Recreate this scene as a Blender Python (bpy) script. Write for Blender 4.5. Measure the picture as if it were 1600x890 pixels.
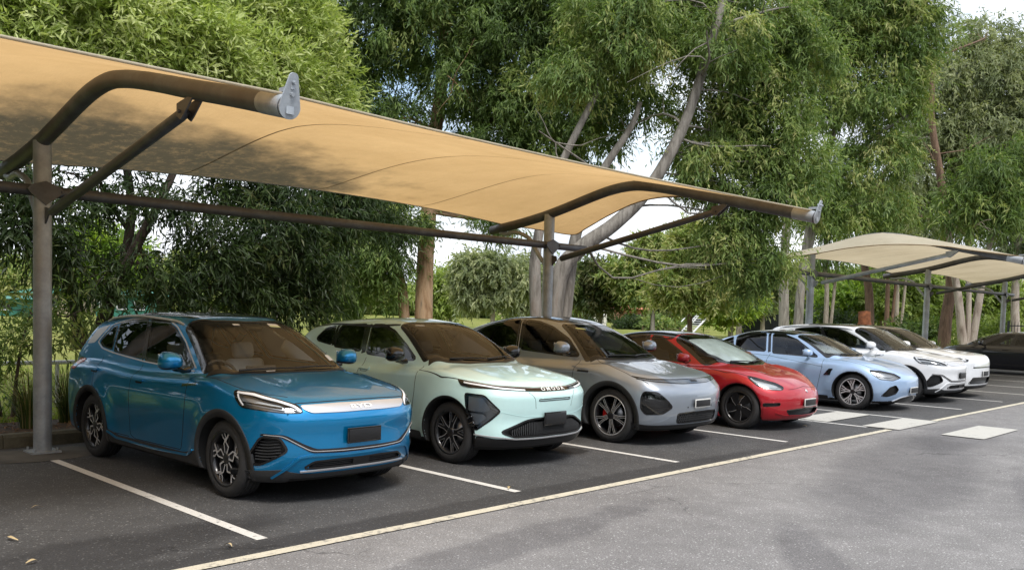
import bpy, math, random
import numpy as np
from mathutils import Vector, Matrix, geometry
scene = bpy.context.scene
for o in list(bpy.data.objects): bpy.data.objects.remove(o)
PI = math.pi; rad = math.radians
# ---------------------------------------------------------------- camera
cam_data = bpy.data.cameras.new("camera"); cam = bpy.data.objects.new("camera", cam_data)
scene.collection.objects.link(cam); scene.camera = cam
_F = Vector((0.71935284, 0.69252141, -0.05427332)); _R = Vector((0.69437031, -0.71906688, 0.0281547)); _U = Vector((0.01952841, 0.05793895, 0.99812911))
cam.matrix_world = Matrix(((_R.x, _U.x, -_F.x, 0), (_R.y, _U.y, -_F.y, -5.3476), (_R.z, _U.z, -_F.z, 1.7235), (0, 0, 0, 1)))
cam_data.sensor_width = 36; cam_data.lens = 1390.19/1600*36; cam_data.shift_y = 113.486/1600
cam_data.clip_start = .05; cam_data.clip_end = 4000
# ---------------------------------------------------------------- sky, sun, exposure
SUN_EL, SUN_AZ = 58, 205      # azimuth: compass style, from +Y clockwise
world = bpy.data.worlds.new("World"); scene.world = world; world.use_nodes = True
wn = world.node_tree.nodes; wl = world.node_tree.links; wn.clear()
def wnode(t, **k):
    n = wn.new(t)
    for a, b in k.items(): setattr(n, a, b)
    return n
bgn = wnode('ShaderNodeBackground'); outw = wnode('ShaderNodeOutputWorld')
sky = wnode('ShaderNodeTexSky', sky_type='NISHITA', sun_disc=False)
sky.sun_elevation = rad(SUN_EL); sky.sun_rotation = rad(SUN_AZ); sky.air_density = 1.2; sky.dust_density = 2.0
tc = wnode('ShaderNodeTexCoord'); mp = wnode('ShaderNodeMapping'); mp.inputs['Scale'].default_value = (1, 1, 2.6)
nz = wnode('ShaderNodeTexNoise'); nz.inputs['Scale'].default_value = 2.3; nz.inputs['Detail'].default_value = 9; nz.inputs['Roughness'].default_value = .55
r1 = wnode('ShaderNodeValToRGB'); r1.color_ramp.elements[0].position = .30; r1.color_ramp.elements[1].position = .50
nz2 = wnode('ShaderNodeTexNoise'); nz2.inputs['Scale'].default_value = 4.1; nz2.inputs['Detail'].default_value = 8
r2 = wnode('ShaderNodeValToRGB'); r2.color_ramp.elements[0].position = .35; r2.color_ramp.elements[1].position = .62
r2.color_ramp.elements[0].color = (3.7, 4.05, 4.7, 1); r2.color_ramp.elements[1].color = (6.7, 6.85, 7.1, 1)
mx = wnode('ShaderNodeMix', data_type='RGBA')
wl.new(tc.outputs['Generated'], mp.inputs[0]); wl.new(mp.outputs[0], nz.inputs[0]); wl.new(mp.outputs[0], nz2.inputs[0])
wl.new(nz.outputs[0], r1.inputs[0]); wl.new(nz2.outputs[0], r2.inputs[0])
wl.new(r1.outputs[0], mx.inputs[0]); wl.new(sky.outputs[0], mx.inputs[6]); wl.new(r2.outputs[0], mx.inputs[7])
wl.new(mx.outputs[2], bgn.inputs[0]); bgn.inputs[1].default_value = .10; wl.new(bgn.outputs[0], outw.inputs[0])
sl = bpy.data.lights.new("sun", 'SUN'); sl.energy = 1.5; sl.angle = rad(18); sl.color = (1, .96, .9)
sun = bpy.data.objects.new("sun", sl); scene.collection.objects.link(sun)
_a, _e = rad(SUN_AZ), rad(SUN_EL)
sdir = Vector((math.sin(_a)*math.cos(_e), math.cos(_a)*math.cos(_e), math.sin(_e)))
sun.rotation_euler = sdir.to_track_quat('Z', 'Y').to_euler()
vs = scene.view_settings; vs.view_transform = 'Standard'; vs.look = 'None'; vs.exposure = 1.22; vs.gamma = 1; vs.use_curve_mapping = False
scene.cycles.max_bounces = 8; scene.cycles.diffuse_bounces = 3; scene.cycles.glossy_bounces = 4; scene.cycles.transparent_max_bounces = 10
scene.cycles.transmission_bounces = 6; scene.cycles.caustics_reflective = False; scene.cycles.caustics_refractive = False
scene.cycles.use_denoising = True; scene.cycles.sample_clamp_indirect = 6
# ---------------------------------------------------------------- helpers
COL = scene.collection
def tag(o, label=None, cat=None, group=None, kind=None):
    if label: o['label'] = label
    if cat: o['category'] = cat
    if group: o['group'] = group
    if kind: o['kind'] = kind
    return o
def empty(name, loc=(0, 0, 0), rz=0, parent=None):
    o = bpy.data.objects.new(name, None); COL.objects.link(o); o.location = loc; o.rotation_euler = (0, 0, rz); o.empty_display_size = .2
    if parent: o.parent = parent
    return o
def link(name, me, parent=None):
    o = bpy.data.objects.new(name, me); COL.objects.link(o)
    if parent: o.parent = parent
    return o
class MB:
    """collects shapes, builds ONE mesh object"""
    def __init__(s): s.v = []; s.f = []; s.m = []; s.sm = []
    def add(s, V, F, m=0, smooth=True):
        n = len(s.v); s.v.extend([tuple(map(float, p)) for p in V])
        for q in F: s.f.append(tuple(int(i)+n for i in q)); s.m.append(m); s.sm.append(smooth)
        return s
    def box(s, c, d, m=0, rot=None, taper=1.0, bev=0.0):
        c = Vector(c); x, y, z = [k/2 for k in d]
        if bev > 0:
            b = min(bev, x*.9, y*.9, z*.9); V = []; F = []
            # rounded box by 3 inset layers per face set
            import bmesh
            bm = bmesh.new(); bmesh.ops.create_cube(bm, size=1)
            for v in bm.verts:
                v.co = Vector((v.co.x*2*x, v.co.y*2*y, v.co.z*2*z))
                if v.co.z > 0: v.co.x *= taper; v.co.y *= taper
            bmesh.ops.bevel(bm, geom=list(bm.edges), offset=b, segments=3, affect='EDGES', profile=.5)
            bm.verts.ensure_lookup_table(); V = [v.co.copy() for v in bm.verts]; F = [[v.index for v in f.verts] for f in bm.faces]; bm.free()
        else:
            V = [Vector((sx*x*(taper if sz > 0 else 1), sy*y*(taper if sz > 0 else 1), sz*z)) for sz in (-1, 1) for sy in (-1, 1) for sx in (-1, 1)]
            F = [(0, 2, 3, 1), (4, 5, 7, 6), (0, 1, 5, 4), (2, 6, 7, 3), (0, 4, 6, 2), (1, 3, 7, 5)]
        if rot is not None: V = [rot @ v for v in V]
        return s.add([v+c for v in V], F, m, bev > 0)
    def tube(s, pts, r, seg=10, m=0, caps=True, smooth=True):
        P = [Vector(p) for p in pts]; n = len(P)
        R = r if hasattr(r, '__len__') else [r]*n
        V = []; F = []; up = None
        for i in range(n):
            d = (P[min(i+1, n-1)] - P[max(i-1, 0)]).normalized()
            if up is None: up = d.orthogonal().normalized()
            up = (up - d*up.dot(d)).normalized(); sd = d.cross(up)
            for k in range(seg):
                a = 2*PI*k/seg; V.append(P[i] + (up*math.cos(a) + sd*math.sin(a))*R[i])
        for i in range(n-1):
            for k in range(seg):
                a, b = i*seg+k, i*seg+(k+1) % seg; F.append((a, b, b+seg, a+seg))
        s.add(V, F, m, smooth)
        if caps:
            s.add([V[k] for k in range(seg)], [tuple(range(seg-1, -1, -1))], m, False)
            s.add([V[(n-1)*seg+k] for k in range(seg)], [tuple(range(seg))], m, False)
        return s
    def lathe(s, prof, seg=40, m=0, axis='x', mats=None):
        """profile of (along axis, radius)"""
        V = []; F = []; n = len(prof)
        for k in range(seg):
            a = 2*PI*k/seg
            for x, r in prof: V.append((x, r*math.cos(a), r*math.sin(a)))
        for i in range(n-1):
            G = []
            for k in range(seg):
                k2 = (k+1) % seg; G.append((k*n+i, k*n+i+1, k2*n+i+1, k2*n+i))
            F.append(G)
        nb = len(s.v); s.v.extend(V)
        for i, G in enumerate(F):
            for q in G: s.f.append(tuple(j+nb for j in q)); s.m.append(mats[i] if mats else m); s.sm.append(True)
        return s
    def prism(s, poly, z0, z1, m=0, frame=None, smooth=False, mtop=None):
        """polygon extruded; frame maps (a,b,c) to a point"""
        n = len(poly); fr = frame or (lambda a, b, c: (a, b, c))
        V = [fr(a, b, z0) for a, b in poly] + [fr(a, b, z1) for a, b in poly]
        s.add(V, [(i, (i+1) % n, n+(i+1) % n, n+i) for i in range(n)], m, smooth)
        s.add([fr(a, b, z0) for a, b in poly], [tuple(range(n))[::-1]], m, False)
        s.add([fr(a, b, z1) for a, b in poly], [tuple(range(n))], m if mtop is None else mtop, False)
        return s
    def mesh(s, name, mats):
        me = bpy.data.meshes.new(name); me.from_pydata(s.v, [], s.f)
        for M in (mats if isinstance(mats, (list, tuple)) else [mats]): me.materials.append(M)
        me.polygons.foreach_set('material_index', s.m); me.polygons.foreach_set('use_smooth', s.sm); me.update()
        return me
    def build(s, name, mats, parent=None): return link(name, s.mesh(name, mats), parent)
def np_mesh(name, V, Q, mats, mi=None, smooth=True, normals=None):
    me = bpy.data.meshes.new(name); V = np.asarray(V, np.float32); Q = np.asarray(Q, np.int32); k = Q.shape[1]
    me.vertices.add(len(V)); me.vertices.foreach_set('co', V.ravel()); me.loops.add(Q.size); me.loops.foreach_set('vertex_index', Q.ravel())
    me.polygons.add(len(Q)); me.polygons.foreach_set('loop_start', np.arange(0, Q.size, k, dtype=np.int32))
    me.polygons.foreach_set('loop_total', np.full(len(Q), k, np.int32))
    for M in (mats if isinstance(mats, (list, tuple)) else [mats]): me.materials.append(M)
    if mi is not None: me.polygons.foreach_set('material_index', np.asarray(mi, np.int32))
    me.polygons.foreach_set('use_smooth', np.full(len(Q), smooth)); me.update(calc_edges=True)
    if normals is not None: me.normals_split_custom_set_from_vertices([tuple(n) for n in normals.tolist()])
    return me
# ---------------------------------------------------------------- materials
MAT = {}
def newmat(name):
    m = bpy.data.materials.new(name); m.use_nodes = True; MAT[name] = m; return m, m.node_tree, m.node_tree.nodes['Principled BSDF']
def N(nt, t, **k):
    n = nt.nodes.new(t)
    for a, b in k.items():
        if a == 'ins':
            for i, v in b.items(): n.inputs[i].default_value = v
        else: setattr(n, a, b)
    return n
def ramp(nt, fac, stops):
    n = nt.nodes.new('ShaderNodeValToRGB'); e = n.color_ramp.elements
    while len(e) < len(stops): e.new(.5)
    for i, (p, c) in enumerate(stops): e[i].position = p; e[i].color = tuple(c)+(1,) if len(c) == 3 else c
    nt.links.new(fac, n.inputs[0]); return n
def noise(nt, scale, detail=4, rough=.5, coord='Object', dist=0, vec=None):
    n = nt.nodes.new('ShaderNodeTexNoise'); n.inputs['Scale'].default_value = scale; n.inputs['Detail'].default_value = detail
    n.inputs['Roughness'].default_value = rough; n.inputs['Distortion'].default_value = dist
    if vec is None:
        t = nt.nodes.new('ShaderNodeTexCoord'); vec = t.outputs[coord]
    nt.links.new(vec, n.inputs['Vector']); return n
def bump(nt, b, h, st=.3, dist=.02):
    n = nt.nodes.new('ShaderNodeBump'); n.inputs['Strength'].default_value = st; n.inputs['Distance'].default_value = dist
    nt.links.new(h, n.inputs['Height']); nt.links.new(n.outputs[0], b.inputs['Normal']); return n
def plain(name, col, rough=.5, metal=0, spec=.5, coat=0, emit=None, var=.0, scale=20):
    m, nt, b = newmat(name); b.inputs['Base Color'].default_value = tuple(col)+(1,)
    b.inputs['Roughness'].default_value = rough; b.inputs['Metallic'].default_value = metal
    b.inputs['Specular IOR Level'].default_value = spec; b.inputs['Coat Weight'].default_value = coat; b.inputs['Coat Roughness'].default_value = .03
    if emit: b.inputs['Emission Color'].default_value = tuple(emit)+(1,); b.inputs['Emission Strength'].default_value = 1
    if var:
        n = noise(nt, scale, 6, .6); r = ramp(nt, n.outputs[0], [(.3, tuple(c*(1-var) for c in col)), (.7, tuple(min(1, c*(1+var)) for c in col))])
        nt.links.new(r.outputs[0], b.inputs['Base Color'])
    return m
def paint(name, col, metal=.0, rough=.35, flake=0.0):
    m, nt, b = newmat(name)
    b.inputs['Metallic'].default_value = metal; b.inputs['Roughness'].default_value = rough
    b.inputs['Coat Weight'].default_value = 1; b.inputs['Coat Roughness'].default_value = .02; b.inputs['Coat IOR'].default_value = 1.5
    n = noise(nt, 2.5, 5, .6); r = ramp(nt, n.outputs[0], [(.3, tuple(c*.94 for c in col)), (.7, tuple(min(1, c*1.04) for c in col))])
    # road film low on the body
    nt.links.new(r.outputs[0], b.inputs['Base Color'])
    n2 = noise(nt, 60, 3, .6); r2_ = ramp(nt, n2.outputs[0], [(.4, (.015, .015, .015)), (.75, (.07, .07, .07))]); nt.links.new(r2_.outputs[0], b.inputs['Coat Roughness'])
    return m
plain('satin_black', (.012, .012, .013), .38)
# ---------------------------------------------------------------- ground materials
def pos(nt): return N(nt, 'ShaderNodeNewGeometry').outputs['Position']
def math_(nt, op, a, b=None, clamp=False):
    n = N(nt, 'ShaderNodeMath', operation=op); n.use_clamp = clamp
    for i, v in enumerate((a, b)):
        if v is None: continue
        if hasattr(v, 'is_linked') or hasattr(v, 'links'): nt.links.new(v, n.inputs[i])
        else: n.inputs[i].default_value = v
    return n.outputs[0]
def mixc(nt, fac, a, b, blend='MIX'):
    n = N(nt, 'ShaderNodeMix', data_type='RGBA', blend_type=blend)
    for i, v in ((0, fac), (6, a), (7, b)):
        if hasattr(v, 'links'): nt.links.new(v, n.inputs[i])
        elif i == 0: n.inputs[0].default_value = v
        else: n.inputs[i].default_value = tuple(v)+(1,)
    return n.outputs[2]
def blob(nt, P, cx, cy, rx, ry, rot=0.0, wob=.5, sc=1.2, edge=.25):
    """0..1 mask of a ragged puddle-shaped area on the ground"""
    mp_ = N(nt, 'ShaderNodeMapping', vector_type='TEXTURE'); mp_.inputs['Location'].default_value = (cx, cy, 0); mp_.inputs['Rotation'].default_value = (0, 0, rad(rot)); mp_.inputs['Scale'].default_value = (rx, ry, 1e3)
    nt.links.new(P, mp_.inputs[0]); ln = N(nt, 'ShaderNodeVectorMath', operation='LENGTH'); nt.links.new(mp_.outputs[0], ln.inputs[0])
    n = noise(nt, sc, 5, .6, vec=P); v = math_(nt, 'ADD', ln.outputs['Value'], math_(nt, 'MULTIPLY', math_(nt, 'SUBTRACT', n.outputs[0], .5), wob*2))
    r = N(nt, 'ShaderNodeMapRange'); r.interpolation_type = 'SMOOTHSTEP'; nt.links.new(v, r.inputs[0]); r.inputs[1].default_value = 1+edge; r.inputs[2].default_value = 1-edge; return r.outputs[0]
def asphalt(name, c_dark, c_mid, c_light, speck, sc=55, blobs=(), rough=.85):
    m, nt, b = newmat(name); P = pos(nt)
    big = noise(nt, .35, 6, .6, vec=P); r0 = ramp(nt, big.outputs[0], [(.3, c_dark), (.68, c_mid)])
    v = N(nt, 'ShaderNodeTexVoronoi', ins={'Scale': sc}); nt.links.new(P, v.inputs['Vector'])
    sep = N(nt, 'ShaderNodeSeparateColor'); nt.links.new(v.outputs['Color'], sep.inputs[0])
    st = N(nt, 'ShaderNodeMapRange'); nt.links.new(sep.outputs[0], st.inputs[0]); st.inputs[1].default_value = 1-speck; st.inputs[2].default_value = 1.0
    near = N(nt, 'ShaderNodeMapRange'); nt.links.new(v.outputs['Distance'], near.inputs[0]); near.inputs[1].default_value = .55; near.inputs[2].default_value = .25
    f = math_(nt, 'MULTIPLY', st.outputs[0], near.outputs[0]); c = mixc(nt, f, r0.outputs[0], c_light)
    fine = noise(nt, 85, 3, .8, vec=P); rf = ramp(nt, fine.outputs[0], [(.32, (.42, .42, .42)), (.68, (1.5, 1.5, 1.5))]); c = mixc(nt, 1, c, rf.outputs[0], 'MULTIPLY')
    mid = noise(nt, 3.0, 6, .65, vec=P); rm_ = ramp(nt, mid.outputs[0], [(.3, (.82, .82, .82)), (.7, (1.12, 1.12, 1.12))]); c = mixc(nt, 1, c, rm_.outputs[0], 'MULTIPLY')
    cv = N(nt, 'ShaderNodeTexVoronoi', feature='DISTANCE_TO_EDGE', ins={'Scale': .42}); wob_ = noise(nt, 1.6, 5, .6, vec=P); wv = N(nt, 'ShaderNodeVectorMath', operation='ADD'); ws = N(nt, 'ShaderNodeVectorMath', operation='SCALE', ins={3: .55}); nt.links.new(wob_.outputs['Color'], ws.inputs[0]); nt.links.new(P, wv.inputs[0]); nt.links.new(ws.outputs[0], wv.inputs[1]); nt.links.new(wv.outputs[0], cv.inputs['Vector'])
    ce = N(nt, 'ShaderNodeMapRange'); nt.links.new(cv.outputs['Distance'], ce.inputs[0]); ce.inputs[1].default_value = .0045; ce.inputs[2].default_value = .0015; cm_ = noise(nt, .5, 2, .5, vec=P); cr = N(nt, 'ShaderNodeMapRange'); nt.links.new(cm_.outputs[0], cr.inputs[0]); cr.inputs[1].default_value = .50; cr.inputs[2].default_value = .58
    c = mixc(nt, math_(nt, 'MULTIPLY', math_(nt, 'MULTIPLY', ce.outputs[0], cr.outputs[0]), .6), c, tuple(k*.35 for k in c_dark))
    for (cx, cy, rx, ry, rot, wob, s_, k) in blobs:
        mk = blob(nt, P, cx, cy, rx, ry, rot, wob, s_); c = mixc(nt, mk, c, mixc(nt, 1, c, (k, k, k*1.02), 'MULTIPLY'))
    nt.links.new(c, b.inputs['Base Color']); b.inputs['Roughness'].default_value = rough; b.inputs['Specular IOR Level'].default_value = .35
    h = math_(nt, 'ADD', v.outputs['Distance'], fine.outputs[0]); bump(nt, b, h, .55, .006); return m
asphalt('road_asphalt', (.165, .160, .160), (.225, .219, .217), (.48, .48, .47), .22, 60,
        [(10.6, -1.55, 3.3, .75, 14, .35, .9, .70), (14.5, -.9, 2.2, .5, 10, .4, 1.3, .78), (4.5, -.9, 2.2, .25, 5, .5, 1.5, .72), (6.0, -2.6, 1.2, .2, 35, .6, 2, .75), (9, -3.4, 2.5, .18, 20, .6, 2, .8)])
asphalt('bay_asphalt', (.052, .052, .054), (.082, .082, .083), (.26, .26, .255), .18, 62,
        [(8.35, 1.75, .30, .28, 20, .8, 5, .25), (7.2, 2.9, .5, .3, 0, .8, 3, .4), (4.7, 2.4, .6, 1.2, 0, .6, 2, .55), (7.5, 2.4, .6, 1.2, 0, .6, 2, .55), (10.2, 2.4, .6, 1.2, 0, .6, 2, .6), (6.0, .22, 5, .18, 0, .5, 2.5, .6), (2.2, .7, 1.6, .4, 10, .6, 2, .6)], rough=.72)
def painted(name, col, under, wear=.5, sc=14):
    m, nt, b = newmat(name); P = pos(nt); n = noise(nt, sc, 8, .75, vec=P); n2 = noise(nt, 1.1, 4, .6, vec=P)
    w = math_(nt, 'ADD', math_(nt, 'MULTIPLY', n.outputs[0], .7), math_(nt, 'MULTIPLY', n2.outputs[0], .3))
    mk = N(nt, 'ShaderNodeMapRange'); nt.links.new(w, mk.inputs[0]); mk.inputs[1].default_value = wear-.05; mk.inputs[2].default_value = wear-.13
    n3 = noise(nt, 90, 3, .7, vec=P); r3 = ramp(nt, n3.outputs[0], [(.3, tuple(c*.72 for c in col)), (.7, col)])
    nt.links.new(mixc(nt, mk.outputs[0], r3.outputs[0], under), b.inputs['Base Color']); b.inputs['Roughness'].default_value = .75; bump(nt, b, n3.outputs[0], .4, .004); return m
painted('line_white', (.68, .67, .64), (.10, .10, .10), .50); painted('line_cream', (.62, .575, .46), (.20, .19, .17), .53, 12); painted('square_paint', (.52, .51, .47), (.20, .20, .19), .50, 9)
def grassmat():
    m, nt, b = newmat('park_grass'); P = pos(nt); n = noise(nt, .22, 8, .65, vec=P); n2 = noise(nt, 9, 6, .7, vec=P)
    r = ramp(nt, n.outputs[0], [(.30, (.12, .15, .035)), (.5, (.18, .20, .05)), (.72, (.27, .25, .09))]); r2_ = ramp(nt, n2.outputs[0], [(.3, (.7, .7, .7)), (.7, (1.25, 1.25, 1.2))])
    nt.links.new(mixc(nt, 1, r.outputs[0], r2_.outputs[0], 'MULTIPLY'), b.inputs['Base Color']); b.inputs['Roughness'].default_value = .95; b.inputs['Specular IOR Level'].default_value = .1; bump(nt, b, n2.outputs[0], .8, .06)
grassmat()
def concretemat(name, c, c2, sc=6):
    m, nt, b = newmat(name); P = pos(nt); n = noise(nt, sc, 8, .7, vec=P); r = ramp(nt, n.outputs[0], [(.3, c), (.7, c2)]); nt.links.new(r.outputs[0], b.inputs['Base Color']); b.inputs['Roughness'].default_value = .9
    n2 = noise(nt, 70, 4, .7, vec=P); bump(nt, b, n2.outputs[0], .4, .004)
concretemat('kerb_concrete', (.045, .043, .032), (.13, .12, .085)); concretemat('pad_concrete', (.05, .047, .042), (.115, .105, .09), 2.5); concretemat('mulch', (.022, .014, .009), (.10, .065, .04), 22)
# ---------------------------------------------------------------- ground sheets
def sheet(name, x0, x1, y0, y1, z, mat, kind='structure'):
    m = MB(); m.add([(x0, y0, z), (x1, y0, z), (x1, y1, z), (x0, y1, z)], [(0, 1, 2, 3)], smooth=False); return tag(m.build(name, MAT[mat]), kind=kind)
sheet('ground', -900, 1500, -900, 1500, -.03, 'park_grass')
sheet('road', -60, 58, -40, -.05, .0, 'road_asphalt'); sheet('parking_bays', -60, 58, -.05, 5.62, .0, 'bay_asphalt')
sheet('park_lawn', -60, 1400, 7.1, 1400, .085, 'park_grass'); sheet('garden_bed', -60, 58, 5.77, 7.1, .10, 'mulch')
LX = [3.376+2.7*i for i in range(-2, 5)]; LX = LX + [LX[-1]+1.907+2.7*i for i in range(0, 7)]
for x in LX: sheet('bay_line', x-.045, x+.045, .374, 5.1, .004, 'line_white')
sheet('edge_line', -30, 14.13, -.055, .055, .0085, 'line_cream'); sheet('edge_line', 16.12, 45, -.055, .055, .0085, 'line_cream')
for y0, y1 in ((1.05, 1.66), (-.12, .47), (-1.34, -.74)): sheet('walkway_square', 14.23, 16.03, y0, y1, .0125, 'square_paint')
m = MB(); x = -40
while x < 58:
    L = 2.4; prof = [(5.62, -.02), (5.625, .12), (5.655, .152), (5.75, .155), (5.77, .13), (5.77, -.02)]
    V = [(xx, y, z) for xx in (x+.004, x+L-.004) for y, z in prof]; n = len(prof)
    m.add(V, [(i, i+1, n+i+1, n+i) for i in range(n-1)] + [tuple(range(n))[::-1], tuple(range(n, 2*n))], 0, False); x += L
tag(m.build('kerb', MAT['kerb_concrete']), kind='structure')
m = MB(); pts = []
for k in range(26):
    a = 2*PI*k/26; r = 1+.09*math.sin(a*3+1)+.05*math.sin(a*7); pts.append((3.42+math.copysign(abs(math.cos(a))**.6, math.cos(a))*.62*r, 5.0+math.copysign(abs(math.sin(a))**.6, math.sin(a))*.42*r))
m.add([(a, b, .0045) for a, b in pts], [tuple(range(26))], smooth=False); tag(m.build('footing_patch', MAT['pad_concrete']), kind='structure')
# ---------------------------------------------------------------- shade structures
def steelmat(name, c1, c2, rust, metal=.5, rough=.45):
    m, nt, b = newmat(name); t = N(nt, 'ShaderNodeTexCoord').outputs['Object']; n = noise(nt, 5, 8, .7, vec=t); n2 = noise(nt, 1.4, 5, .6, vec=t)
    r = ramp(nt, n.outputs[0], [(.32, c1), (.68, c2)]); k = ramp(nt, n2.outputs[0], [(.42, (0, 0, 0)), (.66, (1, 1, 1))])
    nt.links.new(mixc(nt, math_(nt, 'MULTIPLY', k.outputs[0], .55), r.outputs[0], rust), b.inputs['Base Color']); b.inputs['Metallic'].default_value = metal; b.inputs['Roughness'].default_value = rough
    v = N(nt, 'ShaderNodeTexVoronoi', ins={'Scale': 38}); nt.links.new(t, v.inputs['Vector']); bump(nt, b, v.outputs['Distance'], .08, .003)
steelmat('galvanised_steel', (.26, .29, .325), (.46, .50, .54), (.25, .235, .22), .3, .45); steelmat('grimy_steel', (.052, .057, .066), (.115, .125, .14), (.075, .055, .045), .2, .5)
def fabric(name, diff, trans, seed, dirt=False):
    m, nt, b = newmat(name); nt.nodes.remove(b); out = nt.nodes['Material Output']; P = pos(nt)
    n = noise(nt, .8, 6, .65, vec=P); w = N(nt, 'ShaderNodeTexNoise', ins={'Scale': 160, 'Detail': 2}); nt.links.new(P, w.inputs['Vector'])
    f = ramp(nt, n.outputs[0], [(.3, (.86, .84, .80)), (.7, (1.04, 1.04, 1.04))]); fw = ramp(nt, w.outputs[0], [(.3, (.93, .93, .93)), (.7, (1.05, 1.05, 1.05))])
    k = mixc(nt, 1, f.outputs[0], fw.outputs[0], 'MULTIPLY'); cd = mixc(nt, 1, diff, k, 'MULTIPLY'); ct = mixc(nt, 1, trans, k, 'MULTIPLY')
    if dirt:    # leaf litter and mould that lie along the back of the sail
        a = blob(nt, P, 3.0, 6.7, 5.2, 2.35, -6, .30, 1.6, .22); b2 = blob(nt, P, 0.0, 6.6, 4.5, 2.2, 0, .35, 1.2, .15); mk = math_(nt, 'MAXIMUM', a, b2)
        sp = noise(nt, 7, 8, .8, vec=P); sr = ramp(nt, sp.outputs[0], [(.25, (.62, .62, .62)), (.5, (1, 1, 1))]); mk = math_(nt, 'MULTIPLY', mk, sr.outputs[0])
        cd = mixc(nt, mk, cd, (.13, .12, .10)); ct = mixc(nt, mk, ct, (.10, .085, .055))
    wr = N(nt, 'ShaderNodeMapping', ins={'Scale': (1.2, .35, 1)}); nt.links.new(P, wr.inputs[0]); wn_ = noise(nt, 1.5, 5, .6, vec=wr.outputs[0]); wb = N(nt, 'ShaderNodeBump', ins={'Strength': .5, 'Distance': .12}); nt.links.new(wn_.outputs[0], wb.inputs['Height'])
    d = N(nt, 'ShaderNodeBsdfDiffuse'); t = N(nt, 'ShaderNodeBsdfTranslucent'); nt.links.new(wb.outputs[0], d.inputs['Normal']); nt.links.new(wb.outputs[0], t.inputs['Normal'])
    mx_ = N(nt, 'ShaderNodeMixShader', ins={0: .5})
    nt.links.new(cd, d.inputs[0]); nt.links.new(ct, t.inputs[0]); nt.links.new(d.outputs[0], mx_.inputs[1]); nt.links.new(t.outputs[0], mx_.inputs[2]); nt.links.new(mx_.outputs[0], out.inputs['Surface'])
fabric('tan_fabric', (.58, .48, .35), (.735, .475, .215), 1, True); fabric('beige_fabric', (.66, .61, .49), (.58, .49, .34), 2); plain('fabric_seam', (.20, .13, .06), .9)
ARM = [(6.58, 3.18), (5.9, 3.27), (5.27, 3.38), (4.75, 3.50), (4.16, 3.65), (3.75, 3.735), (3.35, 3.765), (2.95, 3.72), (2.41, 3.61), (1.69, 3.44), (.9, 3.26), (.23, 3.10)]
_ay = np.array([a for a, b in ARM])[::-1]; _az = np.array([b for a, b in ARM])[::-1]
def armz(y): return float(np.interp(y, _ay, _az))
def catmull(P, n=6):
    P = [Vector(p) for p in P]; out = []
    for i in range(len(P)-1):
        a, b, c, d = P[max(i-1, 0)], P[i], P[i+1], P[min(i+2, len(P)-1)]
        for k in range(n):
            t = k/n; out.append(.5*((2*b)+(c-a)*t+(2*a-5*b+4*c-d)*t*t+(3*b-a-3*c+d)*t**3))
    return out+[P[-1]]
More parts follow.
